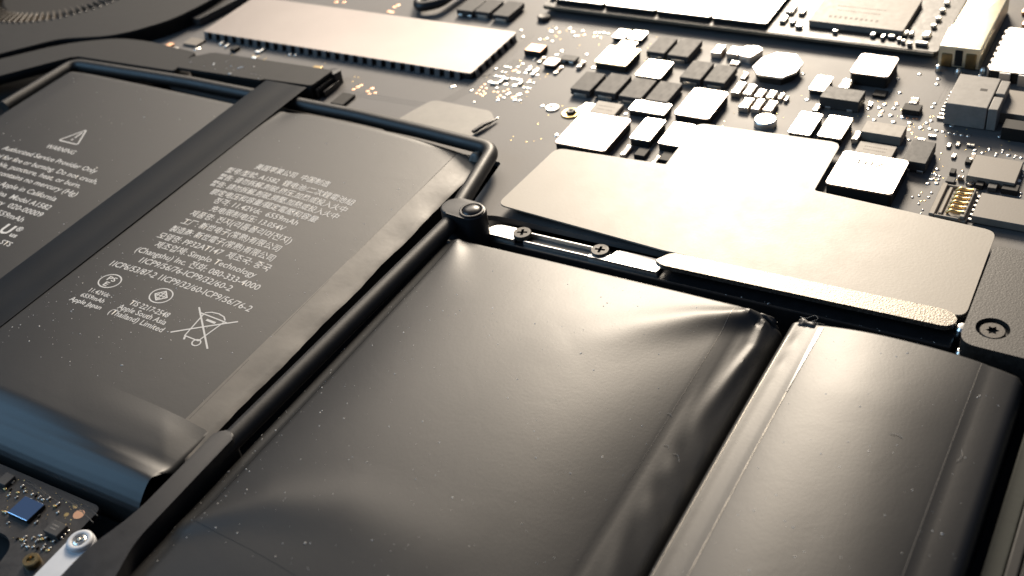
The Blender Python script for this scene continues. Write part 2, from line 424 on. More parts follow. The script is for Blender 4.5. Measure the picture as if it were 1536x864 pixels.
# ---------------------------------------------------------------- print on the cells (system font, laid on the film)
def text_bm(s, cx, y, size, width=None, hf=h_mid, bold=0, mirror=False, rot=0, lift=.025):
    c = bpy.data.curves.new('print', 'FONT'); c.body = s; c.size = size; c.resolution_u = 2; c.offset = bold
    o = bpy.data.objects.new('print', c); C.objects.link(o)
    dg = bpy.context.evaluated_depsgraph_get()
    me = bpy.data.meshes.new_from_object(o.evaluated_get(dg)); bm = bmesh.new(); bm.from_mesh(me)
    bpy.data.objects.remove(o); bpy.data.curves.remove(c); bpy.data.meshes.remove(me)
    xs = [v.co.x for v in bm.verts]; lo, hi = min(xs), max(xs); k = (width/(hi-lo)) if width else 1
    for v in bm.verts:
        X = (v.co.x-(lo+hi)/2)*k*(-1 if mirror else 1); Y = v.co.y
        if rot: X, Y = X*math.cos(rot)-Y*math.sin(rot), X*math.sin(rot)+Y*math.cos(rot)
        v.co = (cx+X, y+Y, hf(cx+X, y+Y)+lift)
    if mirror: bmesh.ops.reverse_faces(bm, faces=bm.faces)
    return bm
def line_bm(bm, pts, wd, hf=h_mid, closed=False, lift=.025):
    if hf is h_mid2: pts = [(p[0]+.85, p[1]-.5) for p in pts]
    if hf is h_mid: pts = [(p[0]+.75, p[1]-.75) for p in pts]
    """flat printed line along a polyline"""
    n = len(pts)
    for i in range(n if closed else n-1):
        a, b = Vector(pts[i]), Vector(pts[(i+1) % n]); d = (b-a); l = d.length; d = d/l; s = Vector((-d.y, d.x))*wd/2; e = d*wd*.3
        k = max(1, int(l/2))
        for q in range(k):
            p0 = a+d*l*q/k-(e if q == 0 else e*0); p1 = a+d*l*(q+1)/k+(e if q == k-1 else e*0)
            vs_ = [bm.verts.new((p.x, p.y, hf(p.x, p.y)+lift+.0012*(i % 3))) for p in (p0-s, p1-s, p1+s, p0+s)]
            bm.faces.new(vs_)
    return bm
for s, cx, y, wd, sz in [
    ('美国苹果公司  中国制造', -125.5, 119.1, 15.6, 1.75), ('型号/型號: A1582  锂电池/二次鋰電池組', -124.4, 116.6, 26.9, 1.75),
    ('警告: 请勿拆解,刺破,挤压,加热或投入火中', -124.4, 114.5, 26.9, 1.75), ('警告: 請勿拆解,刺破,擠壓,加熱或投入火中', -124.4, 112.4, 26.6, 1.75),
    ('额定电压和容量/額定電壓和容量', -124.7, 110.3, 22.2, 1.75), ('정격: 11.42Vdc  6559mAh', -124.6, 108.3, 17.5, 1.8), ('充电限制电压: 13.054V', -124.6, 106.2, 15.3, 1.75),
    ('제품명: 전지(리튬폴리머전지)', -124.3, 104.0, 20.8, 1.8), ('工厂: 新世电子(常熟)有限公司', -124.4, 101.7, 20.1, 1.75), ('製造商: 新世電子(常熟)有限公司', -124.3, 99.4, 21.2, 1.75),
    ('모델명: PP32AT147  제조국: 중국', -124.1, 97.2, 22.8, 1.8), ('제조업체: Simplo Technology', -123.9, 95.1, 20.5, 1.8),
    ('(Changshu) Inc. 전화: 080-333-4000', -123.8, 93.0, 24.9, 1.8), ('1ICP9/56/76-ICP9/32/60-2', -124.2, 91.0, 18.5, 1.8),
    ('1ICP6/53/87-2 1ICP9/32/60-ICP9/56/76-2', -123.5, 88.7, 28.2, 1.8),
    ('11.42Vdc', -133.5, 82.4, 4.2, 1.25), ('6559mAh', -133.6, 81.05, 4.9, 1.25), ('Apple Japan', -133.7, 79.7, 6.6, 1.3),
    ('TIS 2217-2548', -123.3, 82.4, 7.7, 1.5), ('Apple South Asia', -123.4, 81.0, 9.4, 1.5), ('(Thailand) Limited', -123.3, 79.6, 10.6, 1.5)]:
    obj('printed_line', text_bm(s, cx+.75, y-.75, sz, wd, bold=.014), 'ink', midr, smooth=0)
bm = line_bm(bmesh.new(), [(-134.2+1.95*math.cos(t*math.pi/16), 85.6+1.55*math.sin(t*math.pi/16)) for t in range(32)], .2, closed=True)
obj('printed_mark', bm, 'ink', midr, smooth=0)
obj('printed_mark', text_bm('PS', -133.45, 84.9, 1.35, 1.7, bold=.02), 'ink', midr, smooth=0)
obj('printed_mark', text_bm('E', -133.45, 83.65, 1.35, .85, bold=.02), 'ink', midr, smooth=0)
bm = line_bm(bmesh.new(), [(-123.8+1.85*math.cos(t*math.pi/16), 85.9+1.6*math.sin(t*math.pi/16)) for t in range(32)], .2, closed=True)
q = [(-123.8, 87.0), (-122.6, 85.9), (-123.8, 84.8), (-125.0, 85.9)]
line_bm(bm, q, .2, closed=True); line_bm(bm, [q[0], q[2]], .16); line_bm(bm, [q[1], q[3]], .16)
line_bm(bm, [(-124.4, 86.4), (-123.2, 86.4), (-123.2, 85.3), (-124.4, 85.3)], .14, closed=True)
obj('printed_mark', bm, 'ink', midr, smooth=0)
bm = line_bm(bmesh.new(), [(-116.6, 86.2), (-109.7, 80.0)], .26); line_bm(bm, [(-116.7, 80.3), (-109.5, 86.3)], .26)
line_bm(bm, [(-115.0, 85.3), (-114.4, 80.6), (-111.9, 80.6), (-111.2, 85.2)], .2); line_bm(bm, [(-115.5, 85.4), (-110.8, 85.4)], .22)
line_bm(bm, [(-115.0, 85.7), (-114.2, 86.2), (-113, 86.4), (-111.9, 86.2), (-111.3, 85.7)], .2)
line_bm(bm, [(-113.7, 84.6), (-112.3, 84.6)], .42)
line_bm(bm, [(-111.9+.62*math.cos(t*math.pi/8), 80.2+.62*math.sin(t*math.pi/8)) for t in range(16)], .2, closed=True)
line_bm(bm, [(-114.2, 80.4), (-114.0, 80.0)], .3)
obj('printed_mark', bm, 'ink', midr, smooth=0)
for s, cx, y, wd, sz in [('WARNING', -174.9, 112.0, 7.4, 1.7), ('Authorized Service Provider Only', -174.5, 108.7, 24.6, 1.8), ('Potential for fire or burning. Do not crush,', -175.0, 106.2, 31.4, 1.8),
    ('disassemble, puncture, heat, or burn.', -175.3, 104.1, 28.0, 1.8), ('Battery contains no mercury (Hg)', -173.2, 101.9, 26.4, 1.8), ('Designed by Apple in California', -174.4, 99.4, 24.0, 1.8),
    ('Assembled in China  Model A1582', -174.2, 97.0, 25.6, 1.8), ('Li-ion Battery  020-00009', -171.2, 94.9, 20.2, 1.8), ('11.42V  6559mAh', -170.0, 92.6, 13.8, 1.8), ('STS', -160.7, 86.7, 2.4, 1.6)]:
    obj('printed_line', text_bm(s, cx+.85, y-.5, sz, wd, h_mid2, .012), 'ink', midl, smooth=0)
obj('printed_mark', text_bm('U', -162.9, 88.5, 3.4, 2.2, h_mid2, .10), 'ink', midl, smooth=0)
obj('printed_mark', text_bm('us', -160.4, 88.4, 1.5, 1.5, h_mid2, .03), 'ink', midl, smooth=0)
obj('printed_mark', text_bm('®', -160.8, 89.9, 1.7, 1.3, h_mid2, .02), 'ink', midl, smooth=0)
bm = line_bm(bmesh.new(), rounded([(-178.0, 114.9), (-173.0, 114.9), (-175.5, 119.6)], .5, 3), .26, h_mid2, True)
line_bm(bm, [(-175.5, 118.4), (-175.5, 116.7)], .30, h_mid2); line_bm(bm, [(-175.5, 116.1), (-175.5, 115.8)], .32, h_mid2)
obj('printed_mark', bm, 'ink', midl, smooth=0)

# ================================================================ RIBBON CABLE between the middle cells
bm = bmesh.new(); g = []
for k in range(60):
    y = 48+(144.9-48)*k/59
    z = .92+.10*sstep(120, 141, y)-.25*sstep(62, 50, y)
    dz = -.10*sstep(128, 140, y)
    top = [bm.verts.new((x, y, z+e+(x+147)*.0)) for x, e in ((-151.7, -.03), (-151.6, 0), (-149.0, .01), (-146.8, .03), (-146.65, .0), (-144.1, .01), (-141.8, 0), (-141.7, -.03))]
    bot = [bm.verts.new((x, y, z-.16)) for x in (-141.7, -151.7)]
    g.append(top+bot)
for a, b in zip(g, g[1:]):
    for i in range(len(a)): j = (i+1) % len(a); bm.faces.new((a[i], a[j], b[j], b[i]))
bm.faces.new(g[0][::-1]); bm.faces.new(g[-1]); bmesh.ops.recalc_face_normals(bm, faces=bm.faces)
rib = obj('ribbon_cable', bm, 'ribbon', smooth=30); tag(rib, 'flat black ribbon cable running between the two printed battery cells', 'ribbon cable')

# ================================================================ BATTERY FRAME
fr = thing('battery_surround', (-92, 116, -7.5), 'black plastic rod bent around the printed battery cells, with a screw boss', 'battery surround')
obj('rod', tube(bmesh.new(), bend([(-201.3, 121.5, -.4), (-201.7, 140.9, -.8), (-170.2, 142.0, -.8), (-128, 141.4, -.8), (-112, 139.6, -.2), (-96.2, 137.6, .3), (-92.6, 119.5, .3)], 2.6, 8), 1.3, 22), 'rod_plastic', fr)
obj('rod', tube(bmesh.new(), [(-91.7, 117.5, .3), (-92.3, 95, .3), (-93.3, 60, .1)], 1.38, 22), 'rod_plastic', fr)
bo = obj('screw_boss', prism(bmesh.new(), stadium(-91.9, 118.7, -88.6, 118.4, 2.25, 14), -7.5, 2.2, .35, 3), 'black_plastic', fr)
obj('rim', lathe(bmesh.new(), -88.6, 118.4, [(1.95, 2.15), (1.95, 2.38), (1.8, 2.45), (1.62, 2.42), (1.58, 2.15)]), 'black_plastic', bo, smooth=50)
obj('domed_screw', lathe(bmesh.new(), -88.6, 118.4, [(1.55, 2.1), (1.5, 2.3), (1.25, 2.52), (.8, 2.68), (.35, 2.75), (0, 2.76)]), 'black_gloss', bo, smooth=40)
pts = rounded([(-94.9, 66.4), (-94.8, 51.0), (-96.4, 45.0), (-96.0, 37), (-88.4, 37), (-90.2, 43.6), (-91.7, 48.0), (-91.9, 66.6)], [1.4, 3, 3, .3, .3, 3, 3, 1.4], 8)
obj('flat_arm', prism(bmesh.new(), pts, -7.5, 1.6, .3, 3), 'black_plastic', fr)
pts = rounded([(-96.9, 60.6), (-97.0, 57.0), (-94.6, 55.0), (-94.6, 62.5)], .8)
obj('lug', prism(bmesh.new(), pts, -7.5, -1.0, .35, 3), 'black_plastic', fr)
bs = obj('corner_boss', lathe(bmesh.new(), -95.6, 44.6, [(2.2, -7.5), (2.2, -2.1), (2.05, -1.9), (1.6, -1.9), (1.5, -2.1), (1.45, -3.4), (0, -3.4)]), 'black_plastic', fr)
s = obj('corner_screw', lathe(bmesh.new(), -95.6, 44.6, [(1.25, -3.3), (1.25, -2.6), (1.0, -2.3), (.55, -2.2), (.5, -2.6), (0, -2.7)]), 'tin', bs)
# ================================================================ FAN
fan = thing('cooling_fan', (-225, 160, -6), 'black cooling fan with a round blade opening, in the far left corner', 'fan')
out = rounded([(-212, 147.0), (-199.2, 151.8), (-192.3, 161.5), (-190.2, 172), (-192, 225), (-290, 225), (-290, 120), (-226, 131)], [3, 6, 4, 4, 2, 2, 2, 6], 6)
bm = bmesh.new(); hole = circ(-236.5, 172.6, 23.2, 64)
vo = [bm.verts.new((x, y, .9)) for x, y in out]; vh = [bm.verts.new((x, y, .9)) for x, y in hole]
eo = [bm.edges.new((vo[i], vo[(i+1) % len(vo)])) for i in range(len(vo))]; eh = [bm.edges.new((vh[i], vh[(i+1) % len(vh)])) for i in range(len(vh))]
bmesh.ops.triangle_fill(bm, edges=eo+eh, use_beauty=True, normal=(0, 0, 1))
bmesh.ops.solidify(bm, geom=bm.faces[:], thickness=.6); bmesh.ops.recalc_face_normals(bm, faces=bm.faces)
for f in list(bm.faces): pass
obj('top_plate', bm, 'black_matte', fan, smooth=30)
bm = bmesh.new(); n = len(out)
a = [bm.verts.new((x*.998-.45, y*.998+.3, .3)) for x, y in out]; b = [bm.verts.new((x*.998-.45, y*.998+.3, -6)) for x, y in out]
for i in range(n): bm.faces.new((a[i], b[i], b[(i+1) % n], a[(i+1) % n]))
bmesh.ops.solidify(bm, geom=bm.faces[:], thickness=.5); bmesh.ops.recalc_face_normals(bm, faces=bm.faces)
obj('side_wall', bm, 'black_matte', fan)
imp = obj('impeller', lathe(bmesh.new(), -236.5, 172.6, [(22.6, -4.5), (22.6, -4), (17.5, -4), (17, -1.2), (16.2, -.8), (0, -.8)], 48), 'chip_side', fan)
bl = None
for i in range(84):
    a = 2*math.pi*i/84
    if bl is None:
        bm = bmesh.new(); box(bm, -2.6, -.18, -1.7, 2.6, .18, 1.7, .08)
        for v in bm.verts: v.co.y += .05*(v.co.x+2.6)**2; v.co = v.co+Vector((20.0, 0, 0))
        bl = obj('blade', bm, 'blade', imp, loc=(0, 0, 0)); o = bl
    else:
        o = bl.copy(); C.objects.link(o); o.parent = imp
    o.location = Vector((-236.5, 172.6, -1.2))*U-world_loc(imp); o.rotation_euler = (0, 0, a)
bm = bmesh.new()
for i in range(96):
    a = 2*math.pi*i/96; r = 23.5
    lathe(bm, -236.5+r*math.cos(a), 172.6+r*math.sin(a), [(.42, .9), (.36, 1.05), (.2, 1.15), (0, 1.18)], 8)
rim = obj('rim_beads', bm, 'black_plastic', fan); rim['kind'] = 'stuff'

fl = rounded([(-214.5, 127.8), (-202.4, 142.2), (-174.8, 143.3), (-176.0, 151.2), (-190.7, 152.4), (-199.3, 151.6), (-210, 146.0), (-221, 134)], [2, 1.5, .5, .5, 4, 4, 6, 2], 5)
ds = obj('duct_flange', prism(bmesh.new(), fl, -.6, .45, .2, 2), 'black_matte'); tag(ds, 'wide matte black flange between the fan and the frame rod', 'flange')
hp = obj('heat_pipe', prism(bmesh.new(), rounded([(-194.5, 166.6), (-189.0, 166.0), (-182.6, 200), (-188.5, 200)], .4), -2.2, -.7, .4, 3), 'chip_slate'); tag(hp, 'dark grey flat bar between the fan and the long silver shield', 'heat pipe')

# ================================================================ LOGIC BOARD
lb = thing('logic_board', (-100, 170, ZB-1), 'dark grey logic board crowded with chips, capacitors and silver shields', 'circuit board')
pts = rounded([(-197.4, 154), (-197.4, 157.6), (-191.4, 181), (-186, 240), (60, 240), (60, 138.9), (-16.95, 138.9), (-16.95, 124.2), (-88.6, 124.2), (-93.4, 122.5), (-95.5, 138.2), (-176, 142.3), (-190, 150)], [1, 2, 2, 1, 1, .2, .2, 1, 1, .5, .5, .5, 2], 4)
obj('board_sheet', prism(bmesh.new(), pts, ZB-1.0, ZB, .08, 1), 'mask', lb)
COMP_STYLE = {}
def comp(kind, cx, cy, w, d, h):
    x0, x1, y0, y1 = cx-w/2, cx+w/2, cy-d/2, cy+d/2; zt = ZB+h
    if kind == 'mlcc':                       # ceramic capacitor: brown body between two tinned caps
        bm = bmesh.new(); e = max(.28, .30*max(w, d))
        if d >= w:
            box(bm, x0+.04, y0+e*.9, ZB, x1-.04, y1-e*.9, zt-.04, .05, 1, 0); box(bm, x0, y0, ZB, x1, y0+e, zt, min(.2, w*.22), 2, 1); box(bm, x0, y1-e, ZB, x1, y1, zt-.003, min(.2, w*.22), 2, 1)
        else:
            box(bm, x0+e*.9, y0+.04, ZB, x1-e*.9, y1-.04, zt-.04, .05, 1, 0); box(bm, x0, y0, ZB, x0+e, y1, zt, min(.2, d*.22), 2, 1); box(bm, x1-e, y0, ZB, x1, y1, zt-.003, min(.2, d*.22), 2, 1)
        return obj('ceramic_capacitor', bm, ['ceramic', 'tin'], lb)
    if kind == 'dark':                       # moulded capacitor with a tinned terminal under each end
        o = obj('moulded_capacitor', B(x0, y0, ZB+.25, x1, y1, zt, .16, 2), 'chip_dark', lb)
        for a, b in ((y0-.1, y0+.5), (y1-.5, y1+.1)): obj('terminal', B(x0+w*.18, a, ZB, x1-w*.18, b, ZB+.75, .12, 2), 'tin', o)
        return o
    if kind == 'slate':
        o = obj('power_chip', B(x0, y0, ZB+.2, x1, y1, zt, .10, 2), 'chip_slate', lb)
        if w > 3:
            for k in (.22, .78): obj('terminal', B(x0+w*k-.5, y0-.08, ZB, x0+w*k+.5, y0+.5, ZB+.55, .1, 1), 'tin', o)
        return o
    if kind == 'chipset': return obj('chip', B(x0, y0, ZB+.1, x1, y1, zt, .08, 1), 'chip_tan', lb)
    if kind == 'tan':
        o = obj('chip', B(x0, y0, ZB+.08, x1, y1, zt, .07, 1), 'chip_tan', lb)
        if w > 4.5 and d > 3 and d < 5:
            for k in (.35, .62): obj('marking', text_like(cx, y0+d*k, w*.62, .34, zt+.008), 'dark_ink', o, smooth=0)
        return o
    if kind == 'block': return obj('chip', B(x0, y0, ZB, x1, y1, zt, .08, 1), 'chip_side', lb)
    if kind == 'tantop':
        o = obj('ceramic_capacitor', B(x0, y0, ZB, x1, y1, zt-.1, .1, 1), 'chip_side', lb); obj('lid', B(x0+.15, y0+.15, zt-.1, x1-.15, y1-.15, zt, .05, 1), 'copper', o); return o
    if kind == 'slab': return obj('slab_chip', B(x0, y0, ZB+.25, x1, y1, zt, .08, 1), 'chip_tan', lb)
    top = {'silver': 'silver', 'lid': 'shield', 'cream': 'yellow_shell'}[kind]
    r = .55 if kind == 'lid' else .22
    o = obj('inductor' if kind == 'lid' else 'power_chip', prism(bmesh.new(), rounded(rect(x0+.12, y0+.12, x1-.12, y1-.12), r), ZB+.1, zt-.25, .08, 1), 'chip_side', lb)
    obj('lid', prism(bmesh.new(), rounded(rect(x0, y0, x1, y1), r, 4), zt-.28, zt, .10, 2), top, o)
    return o
def text_like(cx, cy, w, hgt, z):
    """a row of worn, illegible laser marks"""
    bm = bmesh.new(); n = int(w/(hgt*.9)); rnd = random.Random(int(cx*10))
    for i in range(n):
        x = cx-w/2+w*i/n; a = hgt*rnd.uniform(.35, .6); 
        box(bm, x, cy-hgt/2*rnd.uniform(.7, 1), z-.004, x+a, cy+hgt/2*rnd.uniform(.7, 1), z+.004)
    return bm
COMPS=[
('silver',-95.52,185.70,2.65,3.67,0.9),
('silver',-92.23,186.02,3.02,3.65,0.9),
('cream',-91.72,175.98,6.45,6.88,1.6),
('silver',-92.26,181.41,3.37,2.58,1.2),
('dark',-85.50,182.33,3.68,6.36,1.5),
('dark',-80.94,182.48,4.19,7.08,1.5),
('silver',-83.19,173.66,4.99,6.43,1.3),
('dark',-92.73,165.59,3.93,6.79,1.5),
('dark',-87.98,166.19,4.17,7.06,1.5),
('dark',-82.93,165.84,4.35,7.06,1.5),
('dark',-77.96,165.97,4.24,6.99,1.5),
('dark',-75.43,174.98,4.01,6.70,1.5),
('dark',-70.84,174.84,3.97,6.46,1.5),
('silver',-78.19,160.63,6.78,3.81,1.3),
('lid',-69.94,163.79,6.35,9.64,1.7),
('tan',-85.85,158.80,4.99,4.06,0.8),
('lid',-83.79,149.77,9.42,10.92,1.7),
('silver',-75.26,153.26,3.69,7.05,1.6),
('silver',-70.00,153.29,3.88,7.17,1.6),
('mlcc',-76.58,147.46,1.02,3.45,0.7),
('mlcc',-70.68,146.25,0.66,2.51,0.7),
('block',-73.79,147.49,1.92,2.34,0.8),
('block',-69.23,147.57,2.24,2.65,0.8),
('mlcc',-74.91,184.15,1.96,3.34,1.2),
('mlcc',-71.82,184.40,2.32,3.01,1.2),
('mlcc',-66.31,171.97,1.65,4.17,1.0),
('mlcc',-64.22,171.85,1.61,3.70,1.0),
('mlcc',-62.13,171.35,1.56,2.71,0.9),
('mlcc',-60.16,171.51,1.46,2.61,0.9),
('mlcc',-58.55,171.83,0.83,2.02,0.7),
('mlcc',-57.46,171.33,0.69,1.40,0.6),
('mlcc',-63.16,167.29,1.82,3.63,1.0),
('mlcc',-61.10,167.45,1.47,3.71,1.0),
('mlcc',-58.96,167.58,1.70,3.59,1.0),
('mlcc',-67.13,176.95,0.97,2.31,0.6),
('mlcc',-70.55,181.12,1.65,1.60,0.6),
('silver',-53.35,177.15,2.81,5.23,1.1),
('mlcc',-49.27,178.04,1.91,3.26,1.2),
('slate',-48.24,172.62,6.59,4.01,2.2),
('silver',-51.30,162.75,3.66,7.05,1.6),
('silver',-46.47,163.02,3.87,6.85,1.6),
('mlcc',-42.76,162.53,1.14,2.69,1.0),
('mlcc',-51.66,169.77,1.05,2.38,0.7),
('lid',-46.02,183.48,6.57,7.32,2.4),
('chipset',-39.08,164.48,6.42,3.64,1.7),
('tan',-38.91,159.63,5.84,3.36,0.8),
('lid',-37.66,150.50,9.99,9.79,2.4),
('slate',-32.17,159.25,3.57,6.47,1.9),
('block',-36.91,173.65,2.82,2.26,1.0),
('mlcc',-37.13,175.59,1.38,2.05,1.2),
('block',-43.27,177.63,2.20,2.04,0.5),
('tan',-21.15,177.98,5.32,7.68,2.0),
('block',-19.92,170.77,4.57,2.88,2.2),
('tan',-20.88,158.79,6.86,6.27,1.3),
('tantop',-108.99,175.26,3.68,3.08,1.2),
('lid',-103.42,171.43,2.69,2.94,1.0),
('slate',-101.07,174.02,3.25,2.09,0.8),
('mlcc',-101.32,169.94,0.81,3.21,0.4),
('mlcc',-106.49,172.69,0.78,2.49,0.4),
('mlcc',-97.87,172.68,0.93,2.71,0.7),
('dark',-127.71,189.04,3.74,6.11,1.5),
('dark',-122.93,188.90,3.92,6.86,1.5),
('slate',-131.79,188.64,3.99,5.90,1.5),
('block',-135.90,147.62,2.98,4.15,0.6),
('block',-22.15,155.10,1.08,1.43,0.8),
('slate',-20.32,154.92,1.25,1.63,0.9),
('block',-17.91,155.23,2.28,1.79,0.9),
('slate',-26.37,155.20,1.30,1.49,0.5),
('block',-26.59,157.48,0.80,1.42,0.6),
('block',-25.11,161.24,0.89,1.60,0.6),
('mlcc',-24.75,162.26,0.68,2.12,0.7),
('mlcc',-25.12,156.22,0.88,0.69,0.7),
('mlcc',-23.55,155.22,0.60,1.11,0.6),
('slab',-17.10,148.60,8.36,6.33,1.4),
('mlcc',-50.09,197.84,0.97,2.21,0.6),
]
PADS=[(-117.0,183.3,0.35),(-115.2,180.8,0.40),(-111.2,180.6,0.37),(-110.0,181.4,0.37),(-108.4,180.6,0.37),(-110.8,184.5,0.46),(-110.3,185.8,0.35),(-110.3,184.2,0.29),(-107.6,186.6,0.40),(-106.2,185.3,0.40),(-104.5,186.2,0.40),(-105.0,183.9,0.34),(-101.7,186.1,0.36),(-100.9,186.4,0.36),(-100.0,186.6,0.36),(-99.0,186.5,0.36),(-100.5,184.9,0.28),(-104.5,177.2,0.33),(-104.7,175.8,0.33),(-99.2,177.4,0.38),(-95.5,173.0,0.53),(-118.1,158.8,0.61),(-113.8,158.5,0.33),(-110.9,154.7,0.27),(-90.8,149.2,0.34),(-97.9,157.2,0.36),(-103.8,151.0,0.26),(-113.6,167.3,0.35),(-112.3,168.5,0.29),(-111.7,168.5,0.29),(-111.0,168.5,0.29),(-109.8,169.1,0.35),(-109.5,170.5,0.35),(-111.8,166.5,0.29),(-111.0,166.5,0.29),(-108.6,167.2,0.38),(-112.2,164.7,0.38),(-111.3,164.7,0.38),(-110.5,164.7,0.38),(-108.2,164.7,0.41),(-107.3,164.7,0.41),(-106.7,164.7,0.34),(-108.7,164.7,0.31),(-112.1,162.4,0.47),(-110.4,162.4,0.53),(-108.6,162.4,0.53),(-106.8,162.5,0.56),(-109.6,160.7,0.34),(-104.5,164.5,0.31),(-103.7,164.4,0.31),(-104.9,164.2,0.25),(-104.6,162.2,0.34),(-103.9,162.3,0.34),(-103.3,162.3,0.25),(-104.2,159.7,0.55),(-104.0,157.7,0.45),(-103.0,157.8,0.39),(-107.0,156.7,0.37),(-106.4,157.8,0.37),(-106.4,159.1,0.37),(-106.3,159.7,0.31),(-107.2,167.4,0.41),(-107.4,168.6,0.41),(-107.5,169.8,0.41),(-106.0,168.6,0.41),(-105.7,169.5,0.38),(-104.6,167.3,0.44),(-105.8,167.4,0.38),(-104.6,177.5,0.38),(-104.8,175.6,0.38),(-98.0,157.3,0.42),(-113.7,158.3,0.31),(-110.9,154.7,0.28),(-108.1,173.2,0.29),(-108.1,172.6,0.26),(-40.4,179.4,0.37),(-44.0,174.8,0.40),(-43.8,172.6,0.33),(-41.7,174.7,0.37),(-42.2,173.5,0.40),(-41.4,172.6,0.30),(-39.8,175.3,0.37),(-39.9,174.0,0.36),(-41.4,171.1,0.40),(-39.8,171.6,0.43),(-41.9,169.4,0.36),(-38.8,169.7,0.42),(-37.8,171.7,0.49),(-36.3,170.1,0.45),(-34.3,169.2,0.45),(-32.9,169.3,0.35),(-31.8,169.0,0.32),(-30.8,169.0,0.32),(-29.8,169.0,0.31),(-28.9,169.0,0.31),(-27.9,169.0,0.31),(-26.9,169.0,0.31),(-33.8,170.9,0.32),(-33.3,171.8,0.32),(-34.1,177.4,0.33),(-34.2,176.1,0.33),(-30.0,171.3,0.35),(-30.0,172.8,0.32),(-22.4,170.3,0.34),(-35.1,165.0,0.32),(-29.0,158.0,0.36),(-29.0,156.6,0.30),(-29.0,155.0,0.33),(-29.3,153.7,0.33),(-28.1,154.1,0.30),(-25.0,165.0,0.31),(-23.1,166.0,0.27),(-21.8,164.9,0.27),(-21.1,166.3,0.27),(-20.0,165.2,0.27),(-19.0,165.2,0.27),(-28.2,151.4,0.21),(-28.3,150.1,0.21),(-29.7,150.1,0.21),(-30.5,149.4,0.21),(-39.0,186.6,0.38),(-42.0,184.0,0.31),(-35.6,185.7,0.34),(-35.4,183.9,0.37),(-57.9,181.2,0.36),(-54.3,172.7,0.42),(-50.3,179.1,0.28),(-98.0,157.2,0.35),(-90.6,148.9,0.40),(-82.3,159.1,0.44),(-29.0,158.1,0.27),(-29.4,156.5,0.21),(-28.7,156.2,0.21),(-28.2,156.2,0.21),(-29.3,154.9,0.22),(-28.8,155.3,0.21),(-28.1,155.2,0.21),(-29.4,153.6,0.27),(-28.2,154.1,0.27),(-25.4,158.6,0.21),(-24.9,165.2,0.21),(-23.8,164.6,0.29),(-23.1,166.2,0.23),(-23.0,165.6,0.23),(-21.8,165.1,0.19),(-21.8,164.3,0.22),(-21.2,166.3,0.19),(-21.1,165.6,0.22),(-20.1,165.1,0.32),(-19.0,165.2,0.25),(-19.2,164.6,0.17),(-18.2,164.9,0.28),(-17.7,163.6,0.24),(-17.3,161.5,0.23),(-17.1,160.0,0.20),(-17.4,158.6,0.36),(-16.4,155.3,0.23),(-16.3,154.4,0.17),(-28.2,151.4,0.19),(-28.3,150.2,0.17),(-29.8,150.2,0.19),(-29.2,148.0,0.20),(-28.3,146.7,0.20),(-28.3,145.6,0.20),(-26.8,145.5,0.23),(-177.8,160.4,0.53),(-182.1,157.1,0.67),(-170.0,154.9,0.32),(-159.4,161.0,0.50),(-158.0,161.0,0.38)]
COPPER=[(-112.3,157.9,0.22),(-112.4,159.0,0.22),(-112.6,160.2,0.22),(-112.6,161.4,0.22),(-111.4,157.8,0.22),(-111.4,158.9,0.22),(-111.5,160.1,0.22),(-110.7,157.4,0.22),(-110.7,158.3,0.22),(-109.4,159.3,0.25),(-108.6,159.4,0.22),(-107.6,157.7,0.25),(-107.5,158.5,0.22),(-107.7,160.0,0.22),(-107.2,160.8,0.25),(-109.9,167.5,0.25),(-109.6,168.0,0.22),(-104.9,158.5,0.30),(-104.5,159.0,0.24),(-103.3,161.0,0.31),(-105.0,165.2,0.22),(-110.3,184.2,0.29),(-108.9,184.6,0.29),(-104.4,184.2,0.28),(-103.4,184.9,0.28),(-101.1,184.6,0.28),(-99.7,184.7,0.28),(-41.7,175.2,0.27),(-40.0,175.9,0.27),(-35.9,168.2,0.32),(-37.1,171.7,0.26),(-36.1,171.8,0.23),(-35.6,171.9,0.23),(-41.5,172.3,0.23),(-136.6,153.2,0.40),(-136.3,154.0,0.35),(-136.8,152.1,0.34),(-133.6,152.3,0.34),(-133.4,153.5,0.40),(-131.7,152.2,0.34),(-132.7,151.6,0.28),(-165.3,184.8,0.47),(-163.4,185.2,0.40),(-149.3,183.6,0.45),(-150.2,183.8,0.45),(-150.0,187.0,0.46),(-150.3,186.0,0.39)]

for c in COMPS: comp(*c)
def pads(name, L, m, hh):
    bm = bmesh.new()
    for x, y, r in L:
        r *= 1.2 if r > .2 else 1
        lathe(bm, x, y, [(r, ZB-.02), (r*.95, ZB+hh*.5), (r*.6, ZB+hh), (0, ZB+hh*1.1)], 8)
    o = obj(name, bm, m, lb, smooth=60); o['kind'] = 'stuff'; return o
pads('solder_pads', PADS, 'tin', .13)
pads('copper_pads', COPPER, 'copper', .03)
rnd = random.Random(5)                    # many more bare vias, too small to tell apart
L = []
for (a, b, c_, d, n) in [(-114, 157, -102, 172, 18), (-112, 179, -98, 187, 14), (-178, 150.5, -138, 160, 26), (-45, 163, -27, 176, 45), (-31, 125, -27, 160, 16), (-100, 145, -92, 160, 8), (-66, 158, -52, 176, 30), (-90, 158, -66, 188, 40), (-30, 154, -16, 170, 26)]:
    for _ in range(n): L.append((rnd.uniform(a, c_), rnd.uniform(b, d), rnd.choice((.10, .14, .18))))
pads('via_dots', L, 'gold', .04)
bm = bmesh.new()
